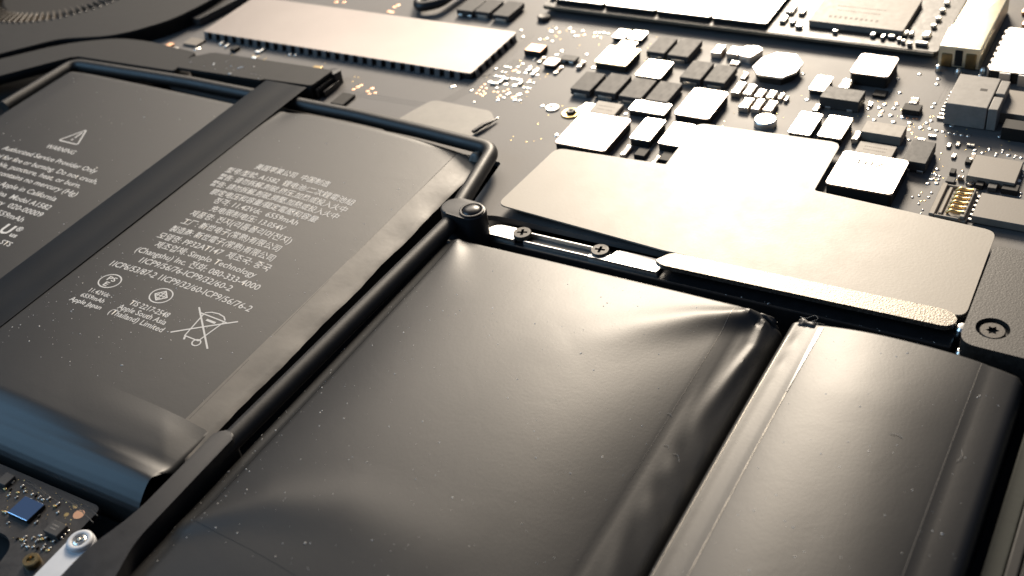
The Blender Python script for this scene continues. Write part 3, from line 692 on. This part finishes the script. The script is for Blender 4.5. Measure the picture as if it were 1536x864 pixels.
for i in range(26):                       # tiny chip resistors scattered between the larger parts
    x, y = [(rnd.uniform(-45, -28), rnd.uniform(164, 177)), (rnd.uniform(-112, -103), rnd.uniform(157, 171)), (rnd.uniform(-30, -17), rnd.uniform(155, 167)), (rnd.uniform(-178, -160), rnd.uniform(153, 161))][i % 4]
    a, b = rnd.choice(((.3, .6), (.6, .3))); box(bm, x-a, y-b, ZB, x+a, y+b, ZB+.4, .06)
o = obj('chip_resistors', bm, 'tin', lb); o['kind'] = 'stuff'
# traces: fine raised copper lines under the mask
bm = bmesh.new()
for x0, y0, x1, y1, n, dx, dy in [(-118, 151, -112, 172, 5, .5, -.1), (-140, 150, -118, 150.5, 3, 0, .7), (-178, 153, -140, 154, 3, 0, .8), (-112, 187.5, -60, 188, 2, 0, .8), (-114.3, 163, -113.9, 182, 2, .7, 0), (-34, 178, -34, 184, 2, .6, 0)]:
    for k in range(n):
        a = Vector((x0+dx*k, y0+dy*k)); b = Vector((x1+dx*k, y1+dy*k)); s = (b-a).normalized(); s = Vector((-s.y, s.x))*.11
        q = [(a-s), (b-s), (b+s), (a+s)]; prism(bm, [(p.x, p.y) for p in q], ZB-.05, ZB+.02)
o = obj('traces', bm, 'mask', lb); o['kind'] = 'stuff'
# octagonal inductor, small hexagonal one, round ones
o = obj('inductor', prism(bmesh.new(), [(-65.6, 178.4), (-64.0, 176.3), (-60.2, 176.2), (-58.7, 178.6), (-58.6, 181.8), (-60.6, 184.2), (-63.8, 184.0), (-65.3, 181.6)], ZB, ZB+1.5, .1, 1), 'chip_side', lb); o['label'] = 'octagonal silver inductor'
obj('lid', prism(bmesh.new(), [(-66.2, 178.2), (-64.4, 175.8), (-59.9, 175.8), (-58.2, 178.5), (-58.1, 182), (-60.3, 184.8), (-63.9, 184.6), (-65.8, 181.8)], ZB+1.45, ZB+1.8, .12, 2), 'silver', o)
o = obj('inductor', prism(bmesh.new(), rounded([(-70.5, 182.6), (-68.1, 182.2), (-66.9, 185.8), (-68.3, 186.8), (-70.6, 186.1)], .3), ZB, ZB+1.4, .2, 2), 'silver', lb)
o = obj('round_capacitor', lathe(bmesh.new(), -58.2, 162.9, [(1.9, ZB), (1.9, ZB+.9), (1.7, ZB+1.15), (0, ZB+1.2)]), 'silver', lb)
for x, y, r in ((-95.7, 157.0, 1.3), (-91.6, 156.3, 1.75)):
    o = obj('mounting_ring', lathe(bmesh.new(), x, y, [(r, ZB-.02), (r, ZB+.2), (r*.9, ZB+.28), (r*.62, ZB+.26), (r*.55, ZB+.06), (0, ZB+.04)]), 'gold' if r > 1.5 else 'tin', lb)
    if r > 1.5: obj('mounting_screw', lathe(bmesh.new(), x, y, [(.85, ZB), (.85, ZB+.6), (.7, ZB+.75), (.3, ZB+.72), (.25, ZB+.5), (0, ZB+.5)]), 'screw', o)
obj('contact_tab', prism(bmesh.new(), rounded([(-91.2, 157.0), (-87.6, 156.9), (-87.0, 160.2), (-90.6, 160.4)], .3), ZB, ZB+.3, .08, 1), 'tin', lb)
# marks on the near inductor: 107
L0 = [o for o in lb.children if o.name.startswith('inductor')]
bm = text_bm('107', -37.8, 152.2, 1.9, 4.0, lambda x, y: ZB+2.4, 0, lift=.012)
k = [o for o in L0 if abs(world_loc(o).x/U+37.66) < .5 and abs(world_loc(o).y/U-150.5) < .6]
obj('marking', bm, 'dark_ink', k[0] if k else lb, smooth=0)
# --- long shield over the memory, with soldered tabs
sh = obj('shield', prism(bmesh.new(), rounded(rect(-184, 162.0, -115.8, 179.6), .5), ZB+.2, -1.28, .05, 1), 'chip_side', lb); sh['label'] = 'long silver shield with a comb of tabs'
obj('lid', prism(bmesh.new(), rounded(rect(-184.1, 161.9, -115.7, 179.7), .5, 4), -1.26, -1.0, .1, 2), 'long_shield', sh)
def tab_mesh(o0, cx, cy, ang):
    if o0 is None:
        bm = bmesh.new(); box(bm, -.62, -.14, -2.55, .62, .14, -1.05, .08, 1)
        for v in bm.verts:
            if v.co.z < -2: v.co.y -= .35
        o0 = obj('tab', bm, 'tab_metal', sh, loc=(0, 0, 0)); o = o0
    else: o = o0.copy(); C.objects.link(o); o.parent = sh
    o.location = Vector((cx, cy, 0))*U-world_loc(sh); o.rotation_euler = (0, 0, ang); return o0
t0 = None
for i in range(29): t0 = tab_mesh(t0, -183.1+i*2.3, 161.8, 0)
for i in range(29): t0 = tab_mesh(t0, -183.1+i*2.3, 179.8, math.pi)
for i in range(7): t0 = tab_mesh(t0, -115.6, 163.6+i*2.4, math.pi/2)
# --- white shield at the right with tabs
s2 = obj('shield', prism(bmesh.new(), rounded(rect(-27.8, 187.5, -8, 203.5), .4), ZB+.1, -.5, .05, 1), 'chip_side', lb); s2['label'] = 'bright silver shield at the right edge'
obj('lid', prism(bmesh.new(), rounded(rect(-28, 187.3, -7.8, 203.6), .4, 4), -.5, -.3, .08, 2), 'silver', s2)
for i in range(7): obj('tab', B(-28.45, 188.4+i*2.2, ZB, -28.02, 189.6+i*2.2, -.45, .08, 1), 'silver', s2)
for i in range(4): obj('tab', B(-26.2+i*3, 186.85, ZB, -24.4+i*3, 187.28, -.45, .08, 1), 'silver', s2)
# --- tall metal connector shell
ts = obj('connector_shell', prism(bmesh.new(), rounded([(-37.0, 190.3), (-30.0, 190.3), (-30.0, 214), (-36.5, 214), (-36.5, 198.3), (-37.0, 197.6)], .3, 3), ZB+.3, 1.5, .3, 3), 'yellow_shell', lb); ts['label'] = 'tall cream metal connector shell'
obj('slot', B(-34.2, 190.18, -2.0, -32.9, 190.5, 1.0, .1, 1), 'chip_side', ts)
obj('clip', B(-36.4, 190.05, -2.3, -34.6, 190.6, .2, .2, 2), 'brass_dark', ts); obj('clip', B(-32.4, 190.05, -2.3, -30.6, 190.6, .6, .2, 2), 'brass_dark', ts)
obj('seam_line', strip([(-35.4, 199.6), (-32.8, 199.9)], .3, lambda x, y: 1.5, .02, 8), 'dark_seam', ts)
for x, y in ((-36.4, 188.6), (-33.0, 188.2), (-29.3, 189.6), (-29.2, 187.2)): obj('solder_post', lathe(bmesh.new(), x, y, [(.55, ZB), (.5, ZB+.7), (.3, ZB+1.1), (0, ZB+1.2)], 12), 'tin', lb)
# --- grey plastic socket with pins
sk = obj('socket', B(-31.4, 171.3, ZB+.1, -25.0, 181.4, 1.5, .15, 2), 'plastic_grey', lb); sk['label'] = 'grey plastic socket with a pin row'
obj('latch', B(-24.85, 171.4, ZB+.1, -23.4, 175.6, 1.4, .15, 2), 'plastic_grey', sk); obj('latch', B(-24.85, 176.5, ZB+.1, -23.4, 181.0, 1.45, .15, 2), 'plastic_grey', sk)
obj('keyhole', B(-27.3, 176.6, 1.45, -26.2, 177.4, 1.52, .02, 1), 'chip_side', sk)
for i in range(8): obj('pin', B(-32.7, 172.4+i*1.22, ZB, -31.38, 173.0+i*1.22, ZB+.45, .1, 1), 'tin', sk)
# --- slot connector with gilded springs
sc_ = obj('flex_socket', B(-27.0, 145.0, ZB, -21.9, 153.2, -2.0, .1, 1), 'plastic_beige', lb); sc_['label'] = 'beige flex socket with gold springs'
obj('side_bar', B(-27.1, 144.8, -2.02, -26.3, 153.3, -1.5, .1, 1), 'plastic_beige', sc_); obj('hinge_bar', B(-25.9, 145.5, -2.02, -25.4, 152.6, -1.6, .1, 1), 'plastic_beige', sc_)
obj('back_bar', B(-22.9, 145.2, -2.02, -22.2, 153.0, -1.4, .1, 1), 'plastic_beige', sc_)
for y in (144.9, 153.0): obj('end_wall', B(-26.3, y-.15, -2.02, -22.9, y+.15, -1.55, .08, 1), 'plastic_beige', sc_)
for i in range(6):
    y = 146.3+i*1.2
    obj('spring', tube(bmesh.new(), bend([(-24.9, y, -1.9), (-24.4, y, -1.35), (-23.6, y, -1.5), (-22.5, y, -1.35)], .3, 4), .24, 8), 'gold', sc_, smooth=50)
    obj('foot', B(-22.2, y-.3, ZB, -21.2, y+.3, ZB+.3, .08, 1), 'tin', sc_)
# film patch with a curled end lying on the board
fp = thing('film_patch', (-112, 147, ZB), 'translucent looking grey brown film patch lying on the board behind the rod', 'film patch')
obj('sheet', prism(bmesh.new(), rounded([(-122.5, 141), (-120.4, 149), (-119.0, 153.2), (-106.2, 152.8), (-103.8, 150.2), (-104.6, 140.5)], [1, 1.5, 1.5, 1, 1, 1], 5), ZB+.01, ZB+.09, .02, 1), 'patch', fp)
bm = tube(bmesh.new(), [(-104.9, 144.6, ZB+.6), (-104.2, 147, ZB+.75), (-103.2, 150.1, ZB+.5)], [.45, .5, .2], 10, sq=.7); obj('curled_edge', bm, 'black_gloss', fp, smooth=50)
# --- connector block that takes the ribbon
cb = thing('ribbon_connector', (-157, 149, ZB), 'low black dusty connector block where the ribbon cable plugs in', 'connector')
obj('body', B(-173.5, 146.0, ZB, -142.0, 152.6, .1, .2, 2), 'chip_side', cb)
pts = rounded([(-174.6, 144.3), (-153.4, 145.0), (-152.6, 145.6), (-141.6, 146.2), (-141.2, 152.6), (-171.5, 151.8), (-175.2, 148.6)], [.5, .2, .2, .5, .6, .6, .8], 4)
obj('cover', prism(bmesh.new(), pts, .12, .75, .15, 2), 'black_matte', cb)
for i in range(2): obj('rib', B(-141.6+i*.9, 146.6+i, ZB, -141.0+i*.9, 152.0+i*.4, -.3-i*.9, .15, 2), 'black_gloss', cb)
obj('end_clip', prism(bmesh.new(), rounded([(-143.2, 151.6), (-140.6, 151.9), (-140.4, 154.2), (-142.8, 154.4)], .6), ZB, .2, .3, 3), 'black_gloss', cb)
# small parts left of it
for x0, y0, x1, y1, z, m, nm in [(-186.5, 157.5, -182.5, 160.5, .5, 'chip_tan', 'chip'), (-189.6, 154.6, -188.2, 156.8, .7, 'copper', 'ceramic_capacitor'), (-187.4, 154.6, -186.0, 155.8, .5, 'tin', 'ceramic_capacitor'), (-181.3, 152.6, -179.6, 153.8, .5, 'brass_dark', 'ceramic_capacitor'), (-173.4, 158.0, -172.0, 159.8, .7, 'chip_side', 'ceramic_capacitor'), (-150.3, 155.8, -148.2, 157.6, .5, 'brass_dark', 'ceramic_capacitor')]:
    obj(nm, B(x0, y0, ZB, x1, y1, ZB+z, .15, 2), m, lb)
# black cable loop at the far edge
cl = obj('cable_loop', tube(bmesh.new(), bend([(-149, 203, -1), (-145.8, 190, -.8), (-142.5, 184.0, -.9), (-138.4, 186.5, -.6), (-137.4, 200, -.6)], 4, 8), 1.05, 16), 'black_plastic', smooth=40); tag(cl, 'black cable bent in a loop behind the long silver shield', 'cable')
# ================================================================ BIG COVER PLATE over the board
pl = thing('cover_plate', (-55, 135, ZB), 'large flat notched metal cover plate lying over the logic board', 'cover plate')
pts = rounded([(-88.4, 125.0), (-87.2, 142.9), (-67.9, 143.9), (-68.1, 157.4), (-44.0, 158.4), (-43.8, 144.2), (-17.3, 142.4), (-17.0, 122.6), (-59, 122.7)], [1.6, 1.6, .2, 1.8, 1.8, .4, 1.6, 1.6, .2], 7)
obj('plate', prism(bmesh.new(), pts, -1.05, -.8, .03, 1), 'plate', pl)
ip = [(-86, 127), (-85, 141), (-66, 142), (-66, 155.5), (-46, 156.3), (-45.8, 142.2), (-19.3, 140.2), (-19, 125.4), (-60, 125.0)]
obj('foam_core', prism(bmesh.new(), ip, ZB, -1.07), 'chip_side', pl, smooth=0)
# textured silver strip along its front
lp = obj('conductive_strip', prism(bmesh.new(), rounded([(-59.2, 120.0), (-57.6, 122.55), (-19.0, 123.2), (-17.5, 121.8), (-18.3, 119.9), (-57.6, 119.3)], [.5, 1.0, 1.0, 1.2, 1.2, .5], 6), -1.5, -.75, .05, 1), 'lip'); tag(lp, 'sparkling rough silver strip along the front of the cover plate', 'strip')
# ================================================================ RAIL with two crosshead screws
ra = thing('support_rail', (-53, 120, -7.5), 'black rail with bright metal ends and two crosshead screws, in front of the cover plate', 'rail')
obj('rail_body', B(-87.6, 118.3, -7.5, -17.6, 122.2, -2.75, .25, 2), 'black_plastic', ra)
obj('metal_end', prism(bmesh.new(), rounded([(-87.6, 119.0), (-86.9, 121.6), (-82.9, 121.7), (-82.0, 118.9)], [1.1, 1.1, .2, .3], 6), -2.8, -2.0, .15, 2), 'rail_metal', ra)
obj('metal_end', prism(bmesh.new(), rounded([(-69.6, 119.0), (-69.4, 119.8), (-66.4, 120.2), (-66.0, 121.9), (-58.4, 121.9), (-58.4, 119.0)], .25, 4), -2.8, -2.0, .15, 2), 'rail_metal', ra)
for y in (119.2, 121.4): obj('channel_lip', B(-80.6, y-.12, -2.8, -69.5, y+.12, -2.05, .08, 2), 'rail_metal', ra)
def star(cx, cy, r0, r1, n, a0=0): return [(cx+(r0 if i % 2 else r1)*math.cos(a0+math.pi*i/n), cy+(r0 if i % 2 else r1)*math.sin(a0+math.pi*i/n)) for i in range(2*n)]
def crosshead(x, y, z, r, a):
    l, k = r*.56, r*.15
    p = [(l, -k), (l, k), (k, k), (k, l), (-k, l), (-k, k), (-l, k), (-l, -k), (-k, -k), (-k, -l), (k, -l), (k, -k)]
    c, q = math.cos(a), math.sin(a)
    o = obj('crosshead_screw', drilled(x, y, z, r, z-.7, [(x+u*c-v*q, y+u*q+v*c) for u, v in p], .45), ['screw', 'floor_black'], ra, smooth=30)
crosshead(-81.5, 120.6, -1.62, 1.42, .35); crosshead(-68.3, 120.7, -1.62, 1.38, .15)
# bright posts at the right end of the strip
for x, y, r, z in ((-16.9, 121.2, .9, -1.2), (-16.2, 118.2, .75, -2.6)):
    o = obj('standoff', lathe(bmesh.new(), x, y, [(r, -7.5), (r, z-.3), (r*.7, z), (0, z+.05)], 18), 'chrome')
    tag(o, 'bright metal post at the end of the rough silver strip' if z > -2 else 'short bright metal post by the corner of the narrow battery', 'standoff')
# ================================================================ BLACK BRACKET with star screw
bk = thing('hinge_bracket', (-5, 127, -4), 'rough black bracket with a recessed star screw at the right edge', 'bracket')
pts = rounded([(-16.6, 116.6), (-16.8, 138.0), (16, 138.2), (16, 115.6)], [2.2, 1.2, 1, 1], 8)
bm = bmesh.new(); hole = circ(-13.3, 120.6, 2.05, 36); zt = 0
vo = [bm.verts.new((x, y, zt)) for x, y in pts]; vh = [bm.verts.new((x, y, zt)) for x, y in hole]
eo = [bm.edges.new((vo[i], vo[(i+1) % len(vo)])) for i in range(len(vo))]; eh = [bm.edges.new((vh[i], vh[(i+1) % len(vh)])) for i in range(len(vh))]
bmesh.ops.triangle_fill(bm, edges=eo+eh, use_beauty=True, normal=(0, 0, 1))
for f in bm.faces:
    f.normal_update()
    if f.normal.z < 0: f.normal_flip()
for L in (vo, vh):
    d = [bm.verts.new((v.co.x, v.co.y, -4 if L is vo else -.75)) for v in L]; n = len(L)
    for i in range(n): bm.faces.new((L[i], L[(i+1) % n], d[(i+1) % n], d[i]))
    if L is vh: bm.faces.new(d)
bmesh.ops.recalc_face_normals(bm, faces=bm.faces)
obj('bracket_body', bm, 'bracket_black', bk, smooth=30)
s = obj('star_screw', drilled(-13.3, 120.6, -.30, 1.55, -.9, star(-13.3, 120.6, .50, .86, 6, .2), .5), ['screw_grey', 'floor_black'], bk, smooth=30)
# ================================================================ SOLID STATE DRIVE at the back
sd = thing('storage_card', (-78, 200, -1.6), 'storage card with bright flash chips raised above the board at the far edge', 'storage card')
obj('card', prism(bmesh.new(), rounded([(-116.2, 191.6), (-37.5, 191.8), (-37.5, 240), (-117, 240)], .8), -1.6, -.7, .06, 1), 'daughter_mask', sd)
obj('card_edge', B(-116.0, 191.35, -1.35, -38, 191.58, -.75, .05, 1), 'mask_edge', sd)
for x0, x1 in ((-114.0, -103.1), (-102.6, -91.8), (-91.3, -80.3), (-79.8, -69)):
    o = obj('flash_chip', prism(bmesh.new(), rounded(rect(x0, 193.2, x1, 208), .3), -.68, .1, .06, 1), 'chip_side', sd); obj('lid', prism(bmesh.new(), rounded(rect(x0, 193.1, x1, 208.1), .3), .1, .3, .06, 1), 'silver', o)
o = obj('controller_chip', prism(bmesh.new(), rounded(rect(-61.8, 195.9, -44.6, 209.6), .2), -.68, .5, .08, 1), 'chip_tan', sd)
for k, (y, wd) in enumerate(((198.6, 9.6), (201.4, 8), (203.2, 9))): obj('marking', text_like(-54.0, y, wd, 1.0 if k == 0 else .5, .508), 'dark_ink', o, smooth=0)
def small(parent, x, y, w, d, h, z, m='tin', nm='ceramic_capacitor'): return obj(nm, B(x-w/2, y-d/2, z, x+w/2, y+d/2, z+h, min(w, d)*.2, 2), m, parent)
for x, y, w_, d_ in [(-49.5, 195, .9, 1.6), (-47.6, 194.4, .7, 1.3), (-46.2, 195.1, 1.3, 1.3), (-44.7, 194.2, .6, 1), (-44.2, 196.9, 1, 1.4), (-43.2, 196.9, .7, 1.3), (-43.8, 193.6, .7, .7), (-42.5, 193, .9, .7), (-40.6, 193.7, 2.2, .9), (-40.6, 197.2, 1.4, 2.1), (-40.3, 200.9, 1.0, 1.0), (-40.2, 203.9, 1.0, 1.0), (-40.3, 207.4, 1, 1), (-40.3, 210.6, 1, 1), (-56.3, 194.3, .9, .6), (-66.8, 196.8, 1.2, 2.6), (-64.9, 196.2, .9, 1.6), (-66.8, 201.0, 1.6, 3), (-64.5, 200.6, 1.2, 2.0), (-63.2, 194.6, 1.3, .9), (-115.2, 195.0, 1.2, 2.2), (-115.4, 199.6, 1.4, 2.8)]:
    small(sd, x, y, w_, d_, .7, -.7, 'tin')
o = obj('drive_post', lathe(bmesh.new(), -114.6, 188.8, [(1.3, ZB), (1.3, ZB+.8), (1.0, ZB+1.0), (.5, ZB+.9), (0, ZB+.9)]), 'screw', lb)
for x, y in [(-22, 206), (-14, 208), (-26, 209), (-19, 211), (-8, 214), (-12, 217), (-27, 214), (-24.5, 212)]: small(lb, x, y, 1.2, 1.8, .8, ZB, 'copper' if x < -20 else 'tin')

# ================================================================ SMALL BOARD at the front left
ZD = -4.0
db = thing('sensor_board', (-117, 47, ZD-.8), 'small dark board with a blue chip and tiny parts in the near left corner', 'circuit board')
pts = rounded([(-150, 52.9), (-105.0, 53.1), (-104.8, 45.6), (-104.2, 36), (-109.9, 36), (-110.6, 41.6), (-111.2, 43.6), (-113.0, 44.6), (-150, 44.6)], [.5, 1.1, 1, .3, .3, .8, 1.4, 1.6, .5], 6)
obj('board_sheet', prism(bmesh.new(), pts, ZD-.8, ZD, .07, 1), 'daughter_mask', db)
o = obj('chip', B(-115.65, 47.1, ZD, -112.0, 50.1, ZD+.5, .05, 1), 'chip_side', db); o['label'] = 'square chip with a blue mirror top'
obj('die', B(-115.62, 47.13, ZD+.5, -112.03, 50.07, ZD+.6, .04, 1), 'blue_die', o)
o = obj('chip', B(-108.7, 46.85, ZD+.05, -106.3, 48.75, ZD+.7, .06, 1), 'chip_dark', db); obj('marking', text_like(-107.6, 48.1, 1.3, .22, ZD+.708), 'plastic_grey', o, smooth=0); obj('marking', text_like(-107.6, 47.6, 1.1, .22, ZD+.708), 'plastic_grey', o, smooth=0)
for y in (47.25, 47.8, 48.4): obj('solder_leg', lathe(bmesh.new(), -106.1, y, [(.16, ZD), (.16, ZD+.15), (0, ZD+.26)], 10), 'tin', db)
o = obj('chip', B(-121.5, 50.2, ZD+.05, -119.8, 52.0, ZD+.6, .06, 1), 'chip_dark', db)
DC = [(-119.7,51.3),(-119.7,50.0),(-116.8,50.8),(-117.0,49.6),(-112.7,51.2),(-117.6,50.3),(-115.5,50.9),(-114.8,50.9),(-114.1,50.9),(-113.4,50.8),(-118.2,49.4),(-119.0,50.3),(-117.8,51.3),(-116.6,47.2),(-116.2,47.2),(-114.6,46.1),(-110.8,51.1),(-110.9,50.6),(-109.7,50.0),(-111.6,48.6),(-111.1,47.7),(-109.0,46.4),(-107.9,46.4),(-111.4,44.8),(-110.6,45.4),(-110.7,44.9),(-110.0,44.9),(-109.5,45.7),(-108.6,45.6),(-108.2,46.0),(-106.5,46.4),(-107.6,46.4),(-109.8,44.4),(-109.0,44.4),(-108.3,44.7),(-107.7,44.8),(-106.9,45.0),(-106.2,45.1),(-106.2,45.5),(-107.2,45.5)]
rnd = random.Random(3)
for i, (x, y) in enumerate(DC):
    a, b = ((.26, .5), (.5, .26), (.3, .3), (.22, .4))[i % 4]
    small(db, x, y, a, b, rnd.uniform(.15, .32), ZD, ('tin', 'gold', 'tin', 'chip_side')[i % 4 if i % 3 else 0], 'chip_part')
bm = bmesh.new()
for i in range(70):
    x, y = rnd.uniform(-119.5, -106), rnd.uniform(44.6, 52.4)
    lathe(bm, x, y, [(rnd.uniform(.06, .13), ZD-.01), (.06, ZD+.04), (0, ZD+.05)], 6)
o = obj('via_dots', bm, 'gold', db); o['kind'] = 'stuff'
bm = bmesh.new()
for i in range(16):
    x, y = rnd.uniform(-119, -108), rnd.uniform(51.4, 52.6)
    pts = [(x, y), (x+rnd.uniform(1, 3.5), y), (x+rnd.uniform(4, 5), y-rnd.uniform(.2, .8))]
    tube(bm, [(p[0], min(p[1], 52.7), ZD+.005) for p in pts], .05, 5)
o = obj('traces', bm, 'daughter_mask', db); o['kind'] = 'stuff'
for x, y, r in ((-108.4, 51.7, .32), (-108.5, 50.3, .32)): obj('test_pad', lathe(bmesh.new(), x, y, [(r, ZD-.01), (r, ZD+.02), (0, ZD+.025)], 14), 'gold', db)
obj('copper_pad', lathe(bmesh.new(), -107.0, 51.0, [(.75, ZD-.01), (.75, ZD+.02), (.35, ZD+.022), (0, ZD+.022)], 22), 'copper', db)
obj('standoff', lathe(bmesh.new(), -106.4, 42.9, [(1.05, ZD), (1.05, ZD+.7), (.95, ZD+.85), (.5, ZD+.85), (.42, ZD+.55), (0, ZD+.5)]), 'brass_dark', db)
# white tab with a ring
wt = thing('white_tab', (-101.4, 45, -3), 'white plastic tab ending in a ring, beside the small dark board', 'tab')
a = Vector((-101.3, 46.9)); e = Vector((-100.9, 36.0))
obj('under_layer', prism(bmesh.new(), stadium(a.x+1.5, a.y-.9, e.x+1.6, e.y-.6, 1.55, 12), -3.3, -2.7, .1, 2), 'beige_plastic', wt)
obj('arm', prism(bmesh.new(), stadium(a.x, a.y, e.x, e.y, 1.72, 14), -2.6, -2.0, .12, 2), 'white_plastic', wt)
rg = obj('ring', lathe(bmesh.new(), a.x, a.y, [(1.62, -2.02), (1.62, -1.65), (1.45, -1.48), (1.15, -1.45), (.95, -1.55), (.85, -2.0), (0, -2.05)], 32), 'white_plastic', wt, smooth=50)
obj('rivet', lathe(bmesh.new(), a.x, a.y, [(.85, -2.0), (.82, -1.6), (.62, -1.5), (.5, -1.65), (.42, -1.95), (0, -1.97)], 24), 'tin', rg)

# ================================================================ LINT FIBRES AND DUST
def fibre(pts, label, r=.018):
    o = obj('lint_fibre', tube(bmesh.new(), bend(pts, .6, 5), r, 6), 'lint', smooth=70); tag(o, label, 'lint', 'loose lint fibres'); return o
z = -.15
fibre([(-36.6, 116.6, -1.9), (-35.6, 116.0, -1.5), (-34.6, 116.9, -1.2), (-34.0, 116.2, -1.3), (-34.9, 115.7, -1.5), (-33.9, 115.5, -1.3), (-33.0, 115.9, -1.7)], 'curled dark fibre in the gap above the corner of the narrow battery')
fibre([(-43.0, 86.6, h_big(-43, 86.6)+.05), (-42.6, 86.9, h_big(-42.6, 86.9)+.1), (-42.3, 86.5, h_big(-42.3, 86.5)+.05)], 'short pale fibre on the right flank of the swollen battery')
fibre([(-41.6, 86.0, h_big(-41.6, 86)+.05), (-41.2, 86.3, h_big(-41.2, 86.3)+.12), (-40.8, 85.9, h_big(-40.8, 85.9)+.08), (-40.6, 85.4, h_big(-40.6, 85.4)+.05)], 'bent pale fibre by the gap beside the swollen battery')
fibre([(-44.6, 91.2, h_big(-44.6, 91.2)+.05), (-44.2, 91.4, h_big(-44.2, 91.4)+.12), (-43.9, 91.1, h_big(-43.9, 91.1)+.05)], 'hooked pale fibre across the right seam of the swollen battery')
fibre([(-21.6, 118.1, -2.9), (-21.9, 117.9, -4.0), (-21.5, 117.8, -5.0), (-21.9, 117.6, -6)], 'thin fibre hanging down the dark rail near the star screw', .02)
fibre([(-12.0, 96.0, h_nar(-12, 96)+.08), (-11.6, 97, h_nar(-11.6, 97)+.2), (-11.9, 98.0, h_nar(-11.9, 98)+.08)], 'small curved fibre on the right side of the narrow battery')
fibre([(-19.5, 96.2, h_nar(-19.5, 96.2)+.06), (-18.6, 96.5, h_nar(-18.6, 96.5)+.12), (-18.0, 96.2, h_nar(-18, 96.2)+.06)], 'small pale fibre on the top of the narrow battery')
rnd = random.Random(11)
def dust(n, x0, y0, x1, y1, hf, s0, s1, bm):
    for _ in range(n):
        x, y = rnd.uniform(x0, x1), rnd.uniform(y0, y1); s = s0+(s1-s0)*rnd.random()**4; e = rnd.uniform(1, 2.6) if rnd.random() < .3 else rnd.uniform(.8, 1.4); a = rnd.uniform(0, 3.14)
        z = hf(x, y); c, q = math.cos(a), math.sin(a)
        V = [bm.verts.new((x+(u*e*c-v*q)*s, y+(u*e*q+v*c)*s, z+k*s)) for u, v, k in ((-1, 0, .1), (0, -1, .1), (1, 0, .15), (0, 1, .1), (rnd.uniform(-.3, .3), rnd.uniform(-.3, .3), .8))]
        for i in range(4): bm.faces.new((V[i], V[(i+1) % 4], V[4]))
bm = bmesh.new()
dust(60, -91, 46, -87, 110, h_big, .03, .09, bm); dust(50, -104, 62, -98.5, 136, h_mid, .03, .08, bm); dust(40, -36.5, 60, -33, 110, h_nar, .02, .07, bm)
dust(230, -141, 70, -99, 136, h_mid, .03, .12, bm); dust(150, -141, 67, -116, 92, h_mid, .03, .13, bm)
dust(80, -196, 88, -152.5, 136, h_mid2, .04, .14, bm); dust(70, -151.5, 66, -142.5, 143, lambda x, y: .46, .03, .14, bm)
dust(330, -88, 52, -44, 112, h_big, .03, .12, bm); dust(60, -74, 90, -50, 110, h_big, .02, .07, bm); dust(30, -91, 48, -86, 76, h_big, .04, .12, bm)
dust(170, -32, 62, -9, 112, h_nar, .03, .11, bm); dust(20, -174, 145, -152, 151, lambda x, y: .75, .08, .35, bm); dust(14, -57, 118.4, -18, 118.9, lambda x, y: -2.75, .04, .12, bm)
o = obj('dust', bm, 'dust', smooth=0); tag(o, kind='stuff')
